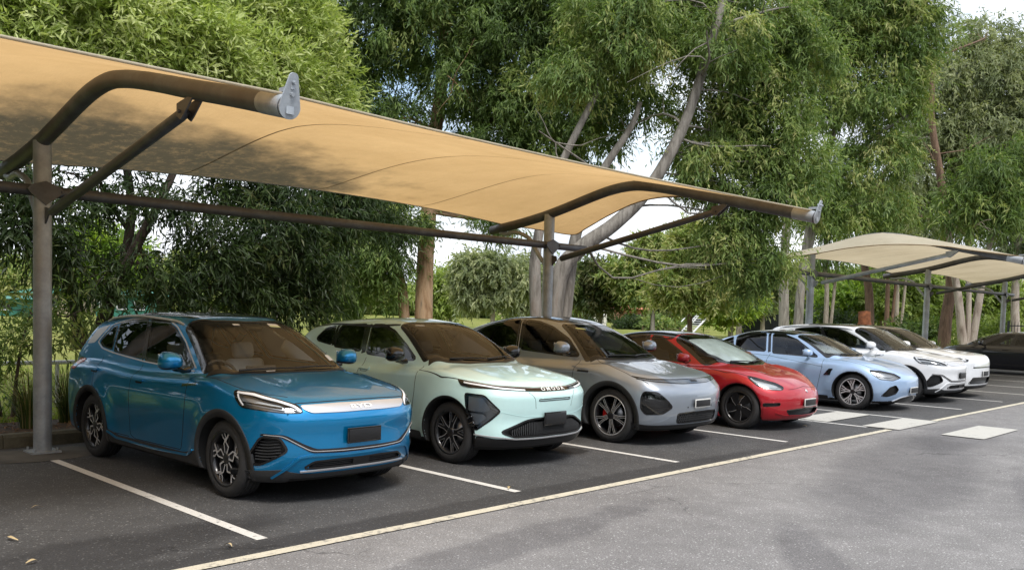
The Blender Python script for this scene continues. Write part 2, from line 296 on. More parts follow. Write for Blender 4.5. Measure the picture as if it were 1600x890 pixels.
def frame(x, root, arm_m, brace_m=None):
    m = MB(); m.tube([(x, 5.144, -.0), (x, 5.144, 3.40)], .093, 24); m.box((x, 5.144, .012), (.30, .30, .024)); 
    for sx in (-1, 1):
        for sy_ in (-1, 1): m.tube([(x+sx*.115, 5.144+sy_*.115, .02), (x+sx*.115, 5.144+sy_*.115, .06)], .013, 6)
    m.build('post', [MAT['galvanised_steel']], root)
    a = MB(); P = catmull([(x, y, z) for y, z in ARM[::1]]); a.tube(P, .082, 20); ao = a.build('arm', MAT[arm_m], root)
    g = MB(); d = (Vector((0, .23, 3.10))-Vector((0, .9, 3.26))).normalized(); tipc = Vector((x, .23, 3.10))
    g.tube([tipc-d*.34, tipc-d*.02], .0835, 20)
    up = Vector((0, -d.z, d.y)).normalized(); up = up if up.z > 0 else -up; poly = []
    for k in range(21): t = PI+PI*k/20; poly.append((math.cos(t)*.085, math.sin(t)*.085))
    for k in range(9): t = PI*k/8; poly.append((math.cos(t)*.038, .20+math.sin(t)*.038))
    g.prism(poly, 0, .014, 0, lambda p, q, r: tipc + Vector((1, 0, 0))*p + up*q + d*r); g.tube([tipc+up*.17-d*.03, tipc+up*.17+d*.05], .013, 8); g.tube([tipc+up*.09-d*.02, tipc+up*.09+d*.035], .016, 6)
    g.box(tipc-d*.06+up*.12, (.03, .16, .03)); g.box(tipc+d*.018-up*.02, (.06, .008, .055))
    g.build('end_plate', MAT['galvanised_steel'], ao)
    b = MB(); p0, p1 = Vector((x, 4.96, 2.60)), Vector((x, 1.80, 3.27)); dd = (p1-p0).normalized(); b.tube([p0+dd*.10, p0+dd*.12, p1-dd*.10, p1-dd*.03, p1+dd*.03], [.03, .05, .05, .045, .018], 16)
    b.prism([(-.03, -.1), (.12, .03), (.10, .10), (-.03, .12)], -.008, .008, 0, lambda p, q, r: Vector((x+r, 5.06-p, 2.57+q)))
    b.prism([(-.15, .05), (.17, .0), (.17, -.10), (.10, -.14), (.04, -.10)], -.05, -.036, 0, lambda p, q, r: Vector((x+r, 1.69+p, 3.34+q))); b.prism([(-.15, .05), (.17, .0), (.17, -.10), (.10, -.14), (.04, -.10)], .036, .05, 0, lambda p, q, r: Vector((x+r, 1.69+p, 3.34+q)))
    b.tube([(x-.07, 1.80, 3.27), (x+.07, 1.80, 3.27)], .016, 8); b.build('brace', MAT[brace_m or arm_m], root)
    h = MB(); h.tube(catmull([(x, 5.2, 2.50), (x, 5.42, 2.75), (x, 5.62, 3.0), (x, 5.95, 3.12), (x, 6.2, 3.10), (x, 6.35, 3.13)]), .038, 12); h.build('back_strut', MAT['galvanised_steel'], root)
    f = MB(); f.prism([(-.19, 0), (-.14, -.05), (0, -.16), (.14, -.05), (.19, 0), (.14, .05), (0, .10), (-.14, .05)], -.11, -.096, 0, lambda p, q, r: Vector((x+p, 5.144+r, 2.863+q)))
    for sx in (-.17, .17): f.tube([(x+sx, 5.02, 2.863), (x+sx, 5.06, 2.863)], .016, 6)
    f.build('rail_bracket', MAT[arm_m], root)
def sail(xs, root, mat, nu=28, nv=30, dip=.10, backdip=.02, seam_dx=2.07):
    """membrane over the arms between successive frames"""
    m = MB(); y0, y1 = .30, 6.35
    def pt(a, b, u, v):
        k = 4*u*(1-u); yf = y0 + .30*k; yb = y1 - .12*k; y = yf+(yb-yf)*v; lift = .085
        z = armz(y0+(y1-y0)*v)+lift; mid = 3.24 + (3.44-3.24)*v + .30*math.sin(PI*min(1, v*1.05))**1.2
        return Vector((a+(b-a)*u, y, z*(1-k)+mid*k*1.0 if True else z))
    for a, b in zip(xs[:-1], xs[1:]):
        V = [pt(a, b, i/nu, j/nv) for i in range(nu+1) for j in range(nv+1)]; n = nv+1
        m.add(V, [(i*n+j, (i+1)*n+j, (i+1)*n+j+1, i*n+j+1) for i in range(nu) for j in range(nv)])
        s = MB()
        for q in range(1, int((b-a)/seam_dx)+1):
            u = q*seam_dx/(b-a)
            if u > .97: continue
            L = [pt(a, b, u-.0012, j/nv)-Vector((0, 0, .006)) for j in range(nv+1)]; R_ = [pt(a, b, u+.0012, j/nv)-Vector((0, 0, .006)) for j in range(nv+1)]
            s.add(L+R_, [(j, j+1, n+j+1, n+j) for j in range(nv)])
        s.build('fabric_seam', MAT['fabric_seam'], root)
        for v, nm in ((0, 'edge_cable'), (1, 'edge_cable')):
            c = MB(); c.tube([pt(a, b, i/nu, v) for i in range(nu+1)], .011, 6); c.build(nm, MAT['beige_fabric' if v == 0 else 'galvanised_steel'], root)
    return m
def end_panel(m, x, edge, nj=24, ni=8):
    """skirt of membrane from the last arm out to a scalloped edge: edge = points (x, y, z) by y"""
    E = catmull(edge, 6); ys = [e.y for e in E]; V = []
    for j in range(nj+1):
        y = .30+(6.35-.30)*j/nj; o = Vector((x, y, armz(y)+.085)); k = j/nj*(len(E)-1); i0 = min(int(k), len(E)-2); e = E[i0].lerp(E[i0+1], k-i0)
        for i in range(ni+1): t = i/ni; p = o.lerp(e, t); p.z += .05*math.sin(PI*t)*math.sin(PI*j/nj); V.append(p)
    n = ni+1; m.add(V, [(j*n+i, (j+1)*n+i, (j+1)*n+i+1, j*n+i+1) for j in range(nj) for i in range(ni)])
    return E
def structure(label, xs, arm_m, fab, end=None, rail=(0, 0)):
    root = empty('shade_canopy', (xs[0], 5.144, 0)); tag(root, label, 'shade canopy', 'shade sails over the parking bays')
    inner = empty('tmp'); off = Vector((xs[0], 5.144, 0))
    for x in xs: frame(x, inner, arm_m, 'galvanised_steel' if x == 21.95 else None)
    r = MB(); r.tube([(rail[0], 5.144, 2.863), (rail[1], 5.144, 2.863)], .062, 18); r.build('rail', MAT[arm_m], inner)
    m = sail(xs, inner, fab)
    if end:
        E = end_panel(m, end[0], end[1]); c = MB(); c.tube(E, .011, 6); c.build('edge_cable', MAT['fabric_seam'], inner)
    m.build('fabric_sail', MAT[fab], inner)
    for ch in list(inner.children): ch.parent = root; ch.matrix_parent_inverse = Matrix.Translation(-off)
    bpy.data.objects.remove(inner); return root
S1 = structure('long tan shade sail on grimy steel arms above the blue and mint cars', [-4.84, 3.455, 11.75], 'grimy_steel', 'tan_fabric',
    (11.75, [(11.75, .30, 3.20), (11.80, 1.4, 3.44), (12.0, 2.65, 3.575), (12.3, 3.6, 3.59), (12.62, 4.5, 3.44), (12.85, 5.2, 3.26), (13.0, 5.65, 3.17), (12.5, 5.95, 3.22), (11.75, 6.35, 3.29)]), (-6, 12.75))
S2 = structure('smaller beige shade sail with pale steel posts above the white cars', [21.95, 30.35, 38.8], 'grimy_steel', 'beige_fabric',
    (21.95, [(21.95, .30, 3.20), (21.5, 1.2, 3.33), (21.2, 1.7, 3.41), (21.05, 2.7, 3.47), (21.0, 3.7, 3.42), (21.0, 4.6, 3.30), (21.0, 5.43, 3.22), (21.2, 6.2, 3.24), (21.95, 6.35, 3.29)]), (21.0, 40))
for o in S2.children:
    if o.name.startswith('brace') or o.name.startswith('arm'):
        pass
m = MB(); m.box((20.75, 5.75, 3.12), (.30, .5, .10), bev=.03, rot=Matrix.Rotation(.25, 3, 'X')); m.tube([(20.9, 5.6, 3.08), (21.3, 5.3, 2.95), (21.95, 5.2, 2.9)], .02, 6); tag(m.build('corner_bracket', MAT['satin_black']), 'small black box on a bracket at the near corner of the beige shade sail', 'corner_bracket')  # plain black box at the sail corner, not known to be a lamp
# ---------------------------------------------------------------- park furniture and far buildings
def at(u, v, d):
    """a point the given number of metres away (depth) in the direction of a photo position"""
    D = _F + _R*((u-800)/1390.19) - _U*((v-558.486)/1390.19); return Vector((0, -5.3476, 1.7235)) + D*d
def gnd(u, d, z=.09): p = at(u, 490, d); return Vector((p.x, p.y, z))
plain('rail_white', (.62, .63, .64), .4, var=.1); plain('house_white', (.62, .60, .55), .8, var=.12, scale=3); plain('house_brick', (.36, .17, .10), .85, var=.3, scale=9); plain('roof_tile', (.42, .17, .09), .85, var=.25, scale=6); plain('window_dark', (.02, .025, .03), .15)
plain('shed_green', (.03, .16, .12), .6, var=.15, scale=2); plain('house_beige', (.46, .38, .28), .85, var=.12, scale=2); plain('fence_dark', (.018, .022, .028), .5); plain('hedge_core', (.02, .035, .01), .9); plain('timber', (.12, .085, .05), .85, var=.3, scale=12)
r = empty('boundary_rail', (-8, 9.2, .09)); tag(r, 'low white pipe rail along the sports field behind the blue car', 'rail')
m = MB(); m.tube([(-2, 0, .62), (19, 0, .62)], .032, 10); m.build('rail_pipe', MAT['rail_white'], r)
for k in range(8): m = MB(); m.tube([(-1.5+k*2.9, 0, -.1), (-1.5+k*2.9, 0, .62)], .03, 8); m.build('rail_post', MAT['rail_white'], r)
def house(u0, u1, d, h, wall, roofm, label, roof_h=2.2, deep=8, hip=True, wins=3, z=.09):
    a, b = gnd(u0, d), gnd(u1, d); L = (b-a).length; ang = math.atan2((b-a).y, (b-a).x); r = empty('house', a, ang); tag(r, label, 'house')
    m = MB(); m.box((L/2, deep/2, h/2), (L, deep, h)); m.build('wall', MAT[wall], r)
    m = MB(); e = .6; i = min(deep, L)*.45 if hip else 0
    V = [(-e, -e, h), (L+e, -e, h), (L+e, deep+e, h), (-e, deep+e, h), (i, deep/2, h+roof_h), (L-i, deep/2, h+roof_h)]; m.add(V, [(0, 1, 5, 4), (1, 2, 5), (2, 3, 4, 5), (3, 0, 4), (3, 2, 1, 0)], 0, False); m.build('roof', MAT[roofm], r)
    for k in range(wins):
        x = L*(k+.5)/wins; m = MB(); m.box((x, -.03, h*.55), (min(1.6, L/wins*.55), .08, h*.38)); w = m.build('window', MAT['window_dark'], r)
        f = MB(); 
        for dx in (-1, 1): f.box((x+dx*min(1.6, L/wins*.55)/2, -.08, h*.55), (.08, .06, h*.40))
        f.box((x, -.08, h*.55-h*.2), (min(1.6, L/wins*.55)+.1, .09, .08)); f.build('window_frame', MAT['rail_white'], w)
    return r
house(778, 832, 120, 3.2, 'house_beige', 'roof_tile', 'beige house with an orange tiled roof seen left of the grey tree trunk', 2.6, wins=2)
house(868, 948, 105, 2.6, 'house_white', 'house_beige', 'low white house behind the trees right of the canopy post', 1.0, wins=4)
house(968, 1010, 95, 2.0, 'house_brick', 'roof_tile', 'small brick house with a red tiled roof across the park lawn', .9, 5, wins=1)
house(-14, 26, 70, 1.35, 'shed_green', 'shed_green', 'green shed at the far side of the field', .25, 4, hip=False, wins=1)
house(30, 120, 84, 1.9, 'house_beige', 'shed_green', 'long beige clubhouse with a green roof beyond the field', .5, 6, hip=False, wins=4)
house(150, 232, 78, 1.9, 'shed_green', 'shed_green', 'green roofed shelter behind the blue car', .5, 5, hip=False, wins=3)
r = empty('stairway', gnd(1075, 78)); tag(r, 'white outdoor stair with rails across the park lawn', 'stair')
for k in range(9): m = MB(); m.box((k*.30, 0, .1+k*.19), (.34, 1.2, .06)); m.build('step', MAT['rail_white'], r)
for yy in (-.6, .6): m = MB(); m.tube([(-.1, yy, .95), (2.5, yy, 2.6)], .05, 6); m.tube([(-.1, yy, .0), (2.5, yy, 1.6)], .09, 6); m.build('stair_rail', MAT['rail_white'], r)
def panel_fence(u0, d0, u1, d1, h, mat, label, step=2.4, pick=None):
    a, b = gnd(u0, d0, 0), gnd(u1, d1, 0); L = (b-a).length; ang = math.atan2((b-a).y, (b-a).x); r = empty('fence', a, ang); tag(r, label, 'fence')
    if pick:
        m = MB(); n = int(L/pick)
        for k in range(n): m.box((k*pick, 0, h/2), (.022, .022, h)); m.box((k*pick, 0, h+.03), (.012, .012, .07))
        for z in (.15, h-.12): m.box((L/2, 0, z), (L, .03, .04))
        m.build('picket_panel', MAT[mat], r)
    else:
        m = MB(); m.box((L/2, 0, h/2), (L, .04, h)); m.build('panel', MAT[mat], r)
    k = 0
    while k*step <= L: m = MB(); m.box((k*step, -.05, h/2+.03), (.09, .09, h+.08)); m.build('fence_post', MAT[mat], r); k += 1
panel_fence(1158, 68, 1232, 66, 1.9, 'fence_dark', 'dark solid fence behind the lawn near the pale trunks')
panel_fence(1577, 36, 1760, 34, 1.75, 'fence_dark', 'black picket fence behind the black car', 2.4, .11)
panel_fence(1005, 84, 1110, 82, .45, 'timber', 'low timber log fence across the park lawn', 3.5, 3.5)
# ---------------------------------------------------------------- car body maths (pure numpy)
def pch(pts, lo, hi, n=500, sm=6):
    """monotone curve through control points, lightly smoothed, as a lookup table"""
    a = np.array(pts, float); x, y = a[:, 0], a[:, 1]
    h = np.diff(x); d = np.diff(y) / h; m = np.zeros(len(x)); m[0], m[-1] = d[0], d[-1]
    for i in range(1, len(x) - 1):
        if d[i-1] * d[i] > 0:
            w1, w2 = 2*h[i] + h[i-1], h[i] + 2*h[i-1]
            m[i] = (w1 + w2) / (w1/d[i-1] + w2/d[i])
    X = np.linspace(lo, hi, n); k = np.clip(np.searchsorted(x, X) - 1, 0, len(h) - 1)
    u = np.clip((X - x[k]) / h[k], 0, 1)
    Y = (y[k]*(1+2*u)*(1-u)**2 + h[k]*m[k]*u*(1-u)**2 + y[k+1]*u*u*(3-2*u) + h[k]*m[k+1]*u*u*(u-1))
    if sm:
        w = np.exp(-0.5*(np.arange(-3*sm, 3*sm+1)/sm)**2); w /= w.sum()
        Y = np.convolve(np.pad(Y, 3*sm, mode='reflect', reflect_type='odd'), w, 'valid')
    return X, Y
def smax(a, b, k):
    h = np.maximum(k - np.abs(a - b), 0) / k
    return np.maximum(a, b) + h*h*k*0.25
def smin(a, b, k): return -smax(-a, -b, k)
class Body:
    def __init__(s, c):
        s.c = c; L = c['L']
        s.T = {}
        for k, lo, hi, sm in (('hood', -.1, L+.1, c.get('hsm', 6)), ('roof', .3, L+.1, c.get('rsm', 6)), ('bot', -.1, L+.1, 4), ('belt', .3, L+.1, 6),
                              ('front', 0, 1.4, 8), ('rear', 0, 1.8, 8), ('sec', 0, 1.4, 26)):
            X, Y = pch(c[k], lo, hi, 500, sm); s.T[k] = (X, Y, np.gradient(Y, X))
    def ip(s, k, x): return np.interp(x, s.T[k][0], s.T[k][1])
    def dp(s, k, x): return np.interp(x, s.T[k][0], s.T[k][2])
    def f(s, t, y, z, arch=True):
        c = s.c; L, w = c['L'], c['w']; at = np.abs(t)
        P = w - c['tf']*np.clip((c['fs']-y)/c['fs'], 0, 1)**2.0 - c['tr']*np.clip((y-c['rs'])/(L-c['rs']), 0, 1)**2.0
        r1 = np.hypot(y-c['fo'], z-c['R']); r2 = np.hypot(y-c['fo']-c['wb'], z-c['R']); rm = np.minimum(r1, r2)
        mid = np.clip((rm - c['Ra'])/.28, 0, 1); mid = mid*mid*(3-2*mid)
        inb = ((y > c['fo']) & (y < c['fo']+c['wb']))
        q = s.ip('sec', z) + np.where(inb, mid, 0)*c['scal']*np.exp(-((z-c['scz'])/c['scw'])**2)
        P = P - q + c['fl']*np.exp(-(np.maximum(rm-c['Ra']-.02, 0)/.13)**2) * np.clip((z-.15)/.2, 0, 1)
        dS = at - P
        u = at/w; n = c['bn']
        dF = (s.ip('front', z) + c['bow']*u**n - y) / np.sqrt(1 + (c['bow']*n*u**(n-1)/w)**2)
        m = c['rn']
        dR = (y - (L - s.ip('rear', z) - c['rbow']*u**m)) / np.sqrt(1 + (c['rbow']*m*u**(m-1)/w)**2)
        zt = s.ip('hood', y) - c['crown']*u*u + c['hb']*np.exp(-((at-c['hbt'])/.13)**2)*np.clip((c['cowl']+.2-y)/.3, 0, 1)*np.clip(y/.4, 0, 1)
        dT = (z - zt) / np.sqrt(1 + s.dp('hood', y)**2)
        dB = s.ip('bot', y) - z
        low = smax(smax(dS, dF, c['kf']), dR, c['kr'])
        low = smax(low, dT, c['kt']); low = smax(low, dB, .05)
        zb = s.ip('belt', y); g = s.ip('roof', y) - c['gc']*(at/.6)**2.2
        gT = (z - g) / np.sqrt(1 + s.dp('roof', y)**2)
        W = c['gw'] - c['gf']*np.clip((c['gfs']-y)/1.0, 0, 1.5)**2 - c['gr']*np.clip((y-c['grs'])/1.4, 0, 1.5)**2
        dz = np.maximum(z - zb, -.10)
        gS = (at - (W - c['tumb']*dz - c['tum2']*np.maximum(dz, 0)**2)) / np.sqrt(1+c['tumb']**2)
        gr = smax(gT, gS, c['kg']); gr = smax(gr, .6-z, .02); gr = smax(gr, dR-.03, .06)
        b = smin(low, gr, c['kb'])
        if arch:
            b = np.maximum(b, np.minimum(c['Ra'] - rm, at - .42))
        return b
    def grad(s, P, e=.003):
        g = np.empty_like(P)
        for i in range(3):
            d = np.zeros(3); d[i] = e; A = P+d; B = P-d
            g[:, i] = (s.f(*A.T) - s.f(*B.T)) / (2*e)
        return g
    def normal(s, P):
        g = s.grad(P, .006); return g / (np.linalg.norm(g, axis=1, keepdims=True)+1e-9)
    def cast(s, O, D, far=2.6, n=90, arch=False):
        """first hit of rays O + k D with the body"""
        O = np.asarray(O, float); D = np.asarray(D, float)
        hi = np.full(len(O), float(far)); done = np.zeros(len(O), bool); lo = np.zeros(len(O))
        ks = np.linspace(0, far, n)
        for k in ks:
            P = O + D*k; inside = s.f(P[:, 0], P[:, 1], P[:, 2], arch) < 0
            new = inside & ~done; hi[new] = k; done |= new; lo[~done] = k
        for _ in range(16):
            m = .5*(lo+hi); P = O + D*m[:, None]; ins = s.f(P[:, 0], P[:, 1], P[:, 2], arch) < 0
            hi = np.where(ins, m, hi); lo = np.where(ins, lo, m)
        return O + D*hi[:, None], done
    AX = 1.15
    def place(s, kind, uv):
        """2-D feature coordinates to points on the body. side: (y,z); nose: (angle deg, z); top: (x,y); tail: (x,z)"""
        uv = np.asarray(uv, float); N = len(uv); a, b = uv[:, 0], uv[:, 1]
        if kind in ('side', 'sideL'):
            sg = -1 if kind == 'side' else 1
            O = np.stack([np.full(N, 1.3*sg), a, b], 1); D = np.tile([-sg, 0, 0], (N, 1)); far = 1.3
        elif kind == 'nose':
            r = np.radians(a); D = np.stack([-np.sin(r), np.cos(r), 0*r], 1)
            O = np.stack([0*a, np.full(N, s.AX), b], 1) - D*1.9; far = 1.9
        elif kind == 'top':
            O = np.stack([a, b, np.full(N, 2.0)], 1); D = np.tile([0, 0, -1.], (N, 1)); far = 1.9
        elif kind == 'tail':
            O = np.stack([a, np.full(N, s.c['L']+.3), b], 1); D = np.tile([0, -1., 0], (N, 1)); far = 2.2
        P, ok = s.cast(O, D, far)
        return P
    def unplace(s, kind, P):
        if kind.startswith('side'): return P[:, 1:3]
        if kind == 'nose': return np.stack([np.degrees(np.arctan2(P[:, 0], s.AX - P[:, 1])), P[:, 2]], 1)
        if kind == 'top': return P[:, :2]
        return P[:, [0, 2]]
    def mesh(s, h):
        """surface nets over the field, then projection onto it"""
        c = s.c; L, w = c['L'], c['w']
        xs = np.arange(-int((w+.08)/h)-.5, int((w+.08)/h)+1)*h; ys = np.arange(-.1, L+.12, h); zs = np.arange(.08, c['H']+.1, h)
        F = np.empty((len(xs), len(ys), len(zs)), np.float32)
        Y, Z = np.meshgrid(ys, zs, indexing='ij')
        half = len(xs)//2
        for i in range(len(xs)):
            F[i] = s.f(np.full_like(Y, xs[i]), Y, Z)
        S = F < 0
        idx = [np.s_[:-1], np.s_[1:]]
        cnt = np.zeros(tuple(n-1 for n in F.shape), np.float32); acc = np.zeros(cnt.shape+(3,), np.float32)
        def sl(o): return tuple(slice(o[k], F.shape[k]-1+o[k]) for k in range(3))
        for ax in range(3):
            for a in (0, 1):
                for b in (0, 1):
                    o = [0, 0, 0]; oth = [k for k in range(3) if k != ax]; o[oth[0]] = a; o[oth[1]] = b
                    o2 = list(o); o2[ax] = 1
                    f0, f1 = F[sl(o)], F[sl(o2)]; cr = (f0 < 0) != (f1 < 0)
                    tt = np.where(cr, f0/np.where(f0 == f1, 1, f0-f1), 0)
                    cnt += cr
                    acc[..., ax] += np.where(cr, tt, 0)
                    acc[..., oth[0]] += cr*a; acc[..., oth[1]] += cr*b
        act = cnt > 0; ids = -np.ones(cnt.shape, np.int64); ids[act] = np.arange(act.sum())
        ii = np.argwhere(act); V = ii + acc[act]/cnt[act][:, None]
        V = V*h + np.array([xs[0], ys[0], zs[0]])
        for _ in range(3):
            g = s.grad(V, .004); fv = s.f(*V.T); n2 = (g*g).sum(1)+1e-6
            st = -(fv/n2)[:, None]*g; ln = np.linalg.norm(st, axis=1, keepdims=True)
            V = V + st*np.minimum(1, .5*h/(ln+1e-9))
        quads = []
        for ax in range(3):
            o1, o2 = [k for k in range(3) if k != ax]
            f0 = np.take(S, range(0, S.shape[ax]-1), ax); f1 = np.take(S, range(1, S.shape[ax]), ax)
            e = np.argwhere(f0 != f1)
            sgn = f0[tuple(e.T)]
            ok = (e[:, o1] > 0) & (e[:, o2] > 0) & (e[:, o1] < S.shape[o1]-1) & (e[:, o2] < S.shape[o2]-1)
            e = e[ok]; sgn = sgn[ok]
            def vid(da, db):
                q = e.copy(); q[:, o1] += da; q[:, o2] += db; return ids[tuple(q.T)]
            Q = np.stack([vid(-1, -1), vid(0, -1), vid(0, 0), vid(-1, 0)], 1)
            flip = sgn if ax != 1 else ~sgn
            Q[~flip] = Q[~flip][:, ::-1]
            quads.append(Q)
        Q = np.concatenate(quads); Q = Q[(Q >= 0).all(1)]
        return V, Q
def in_poly(p, poly):
    x, y = p[:, 0], p[:, 1]; c = np.zeros(len(p), bool); n = len(poly); j = n-1
    for i in range(n):
        xi, yi = poly[i]; xj, yj = poly[j]
        c ^= ((yi > y) != (yj > y)) & (x < (xj-xi)*(y-yi)/(yj-yi+1e-12)+xi); j = i
    return c
def smooth_poly(pts, step, hard=None, r=None):
    """closed polygon, corners rounded, resampled"""
    P = np.array(pts, float); P = P[np.linalg.norm(P-np.roll(P, 1, 0), axis=1) > 1e-6]; out = []; n = len(P); r = .03 if r is None else r
    for i in range(n):
        a, b, c = P[i-1], P[i], P[(i+1) % n]
        u, v = a-b, c-b; lu, lv = np.linalg.norm(u), np.linalg.norm(v)
        k = min(r, lu*.48, lv*.48)
        p0, p2 = b+u/lu*k, b+v/lv*k
        for t in (0, .25, .5, .75, 1): out.append((1-t)**2*p0 + 2*t*(1-t)*b + t*t*p2)
    out = np.array(out); cl = np.vstack([out, out[:1]]); seg = np.linalg.norm(np.diff(cl, axis=0), axis=1); S = np.r_[0, np.cumsum(seg)]
    m = max(8, int(S[-1]/step)); q = np.linspace(0, S[-1], m, endpoint=False)
    return np.stack([np.interp(q, S, cl[:, 0]), np.interp(q, S, cl[:, 1])], 1)
def area2(p): x, y = p[:, 0], p[:, 1]; return .5*np.sum(x*np.roll(y, -1) - y*np.roll(x, -1))
def offset_poly(p, d):
    """move outward by d"""
    n = len(p); t = np.roll(p, -1, 0) - np.roll(p, 1, 0); t /= np.linalg.norm(t, axis=1, keepdims=True)+1e-9
    nn = np.stack([t[:, 1], -t[:, 0]], 1)
    if area2(p) < 0: nn = -nn
    return p + nn*d
BASE = dict(tf=.10, fs=1.2, tr=.03, rs=3.2, bn=2.6, bow=.30, rn=3.8, rbow=.14, kf=.16, kr=.12, kt=.09, crown=.05, hb=.012, hbt=.55,
            cowl=1.1, gc=.05, gw=.80, gf=.05, gfs=2.0, gr=.08, grs=3.0, tumb=.42, tum2=.10, kg=.10, kb=.05, fl=.022, scal=.012, scz=.45, scw=.2,
            sec=[(0, .08), (.2, .04), (.32, .018), (.5, .004), (.7, 0), (.85, .008), (.98, .035), (1.1, .09), (1.4, .2)],
            bot=[(-.1, .24), (.3, .2), (.9, .19), (3.6, .19), (4.2, .26), (4.9, .34)])
def cfg(**k): d = dict(BASE); d.update(k); return d
BODY = {}
BODY['blue'] = cfg(L=4.455, w=.925, H=1.62, fo=.865, wb=2.72, R=.346, Ra=.385, rs=3.3, cowl=1.12,
    hood=[(-.1, .80), (.0, .84), (.12, .895), (.4, .965), (.8, 1.03), (1.15, 1.075), (1.6, 1.06), (2.6, 1.03), (3.6, 1.06), (4.2, 1.04), (4.6, .98)],
    roof=[(.3, .5), (.95, .97), (1.15, 1.09), (1.5, 1.31), (1.85, 1.495), (2.1, 1.567), (2.5, 1.60), (3.0, 1.60), (3.5, 1.575), (4.0, 1.52), (4.15, 1.49), (4.3, 1.32), (4.45, 1.1), (4.6, .8)],
    belt=[(.3, 1.0), (1.3, 1.02), (2.5, 1.03), (3.5, 1.08), (4.2, 1.16), (4.6, 1.2)],
    front=[(0, .16), (.2, .10), (.3, .045), (.45, .01), (.6, .015), (.72, .0), (.82, .03), (.9, .10), (1.4, .6)],
    rear=[(0, .12), (.25, .05), (.5, .01), (.8, 0), (.95, .03), (1.1, .08), (1.8, .6)], bow=.33, gw=.79, crown=.06, kt=.07)
BODY['white'] = BODY['blue']
BODY['mint'] = cfg(L=4.42, w=.905, H=1.6, fo=.92, wb=2.63, R=.345, Ra=.39, rs=3.2, cowl=1.2,
    hood=[(-.1, .76), (.0, .80), (.12, .875), (.35, .95), (.8, 1.02), (1.2, 1.07), (1.6, 1.05), (2.6, 1.02), (3.5, 1.07), (4.2, 1.05), (4.6, .98)],
    roof=[(.3, .5), (1.0, .97), (1.2, 1.08), (1.55, 1.29), (1.95, 1.49), (2.2, 1.55), (2.6, 1.575), (3.0, 1.565), (3.5, 1.53), (3.95, 1.46), (4.1, 1.41), (4.25, 1.2), (4.38, 1.0), (4.6, .8)],
    belt=[(.3, .98), (1.3, 1.0), (2.5, 1.02), (3.5, 1.08), (4.2, 1.16), (4.6, 1.2)],
    front=[(0, .22), (.2, .12), (.28, .05), (.36, .02), (.5, .03), (.65, .01), (.78, .0), (.86, .06), (1.4, .6)],
    rear=[(0, .12), (.25, .05), (.5, .01), (.8, 0), (.95, .03), (1.1, .08), (1.8, .6)], bow=.40, gw=.78, crown=.06, kt=.07)
BODY['grey'] = cfg(L=4.753, w=.95, H=1.66, fo=.90, wb=2.89, R=.362, Ra=.405, rs=3.6, cowl=1.15,
    hood=[(-.1, .70), (.0, .76), (.1, .83), (.3, .905), (.7, .99), (1.15, 1.06), (1.6, 1.04), (2.8, 1.03), (3.8, 1.08), (4.5, 1.10), (4.9, 1.0)],
    roof=[(.3, .5), (.95, .95), (1.15, 1.06), (1.5, 1.28), (1.95, 1.50), (2.3, 1.60), (2.7, 1.635), (3.1, 1.62), (3.6, 1.54), (4.1, 1.39), (4.5, 1.22), (4.7, 1.02), (4.9, .8)],
    belt=[(.3, .98), (1.3, 1.0), (2.5, 1.03), (3.5, 1.09), (4.4, 1.16), (4.9, 1.2)],
    front=[(0, .22), (.2, .12), (.28, .05), (.4, .02), (.6, .0), (.72, .015), (.82, .09), (1.4, .6)],
    rear=[(0, .12), (.25, .05), (.5, .01), (.8, 0), (.95, .03), (1.1, .06), (1.8, .6)], bow=.34, gw=.80, crown=.05, fl=.02,  kt=.12)
BODY['red'] = cfg(L=4.694, w=.915, H=1.45, fo=.845, wb=2.875, R=.335, Ra=.37, rs=3.5, cowl=1.1, hsm=10,
    hood=[(-.1, .58), (.0, .62), (.12, .69), (.35, .775), (.7, .86), (1.1, .93), (1.6, .93), (2.8, .93), (3.8, .98), (4.4, .99), (4.7, .97), (4.9, .9)],
    roof=[(.3, .5), (.85, .82), (1.1, .95), (1.5, 1.17), (1.95, 1.34), (2.3, 1.415), (2.7, 1.435), (3.1, 1.41), (3.6, 1.30), (4.0, 1.17), (4.35, 1.03), (4.6, .9), (4.9, .7)],
    belt=[(.3, .88), (1.3, .90), (2.5, .92), (3.5, .97), (4.4, 1.0), (4.9, 1.0)],
    front=[(0, .22), (.18, .07), (.3, .015), (.45, .0), (.56, .02), (.65, .08), (.8, .25), (1.4, .8)],
    rear=[(0, .12), (.25, .05), (.5, .01), (.8, 0), (.95, .03), (1.1, .06), (1.8, .6)],
    sec=[(0, .10), (.2, .05), (.32, .02), (.5, .0), (.65, 0), (.78, .012), (.9, .045), (1.0, .1), (1.4, .25)], bow=.42, bn=2.3, gw=.78, tumb=.46, gc=.045, crown=.02, hb=.03, hbt=.60, fl=.03,  kt=.12, kf=.2, bot=[(-.1, .18), (.3, .16), (.9, .15), (3.8, .15), (4.4, .22), (4.9, .3)])
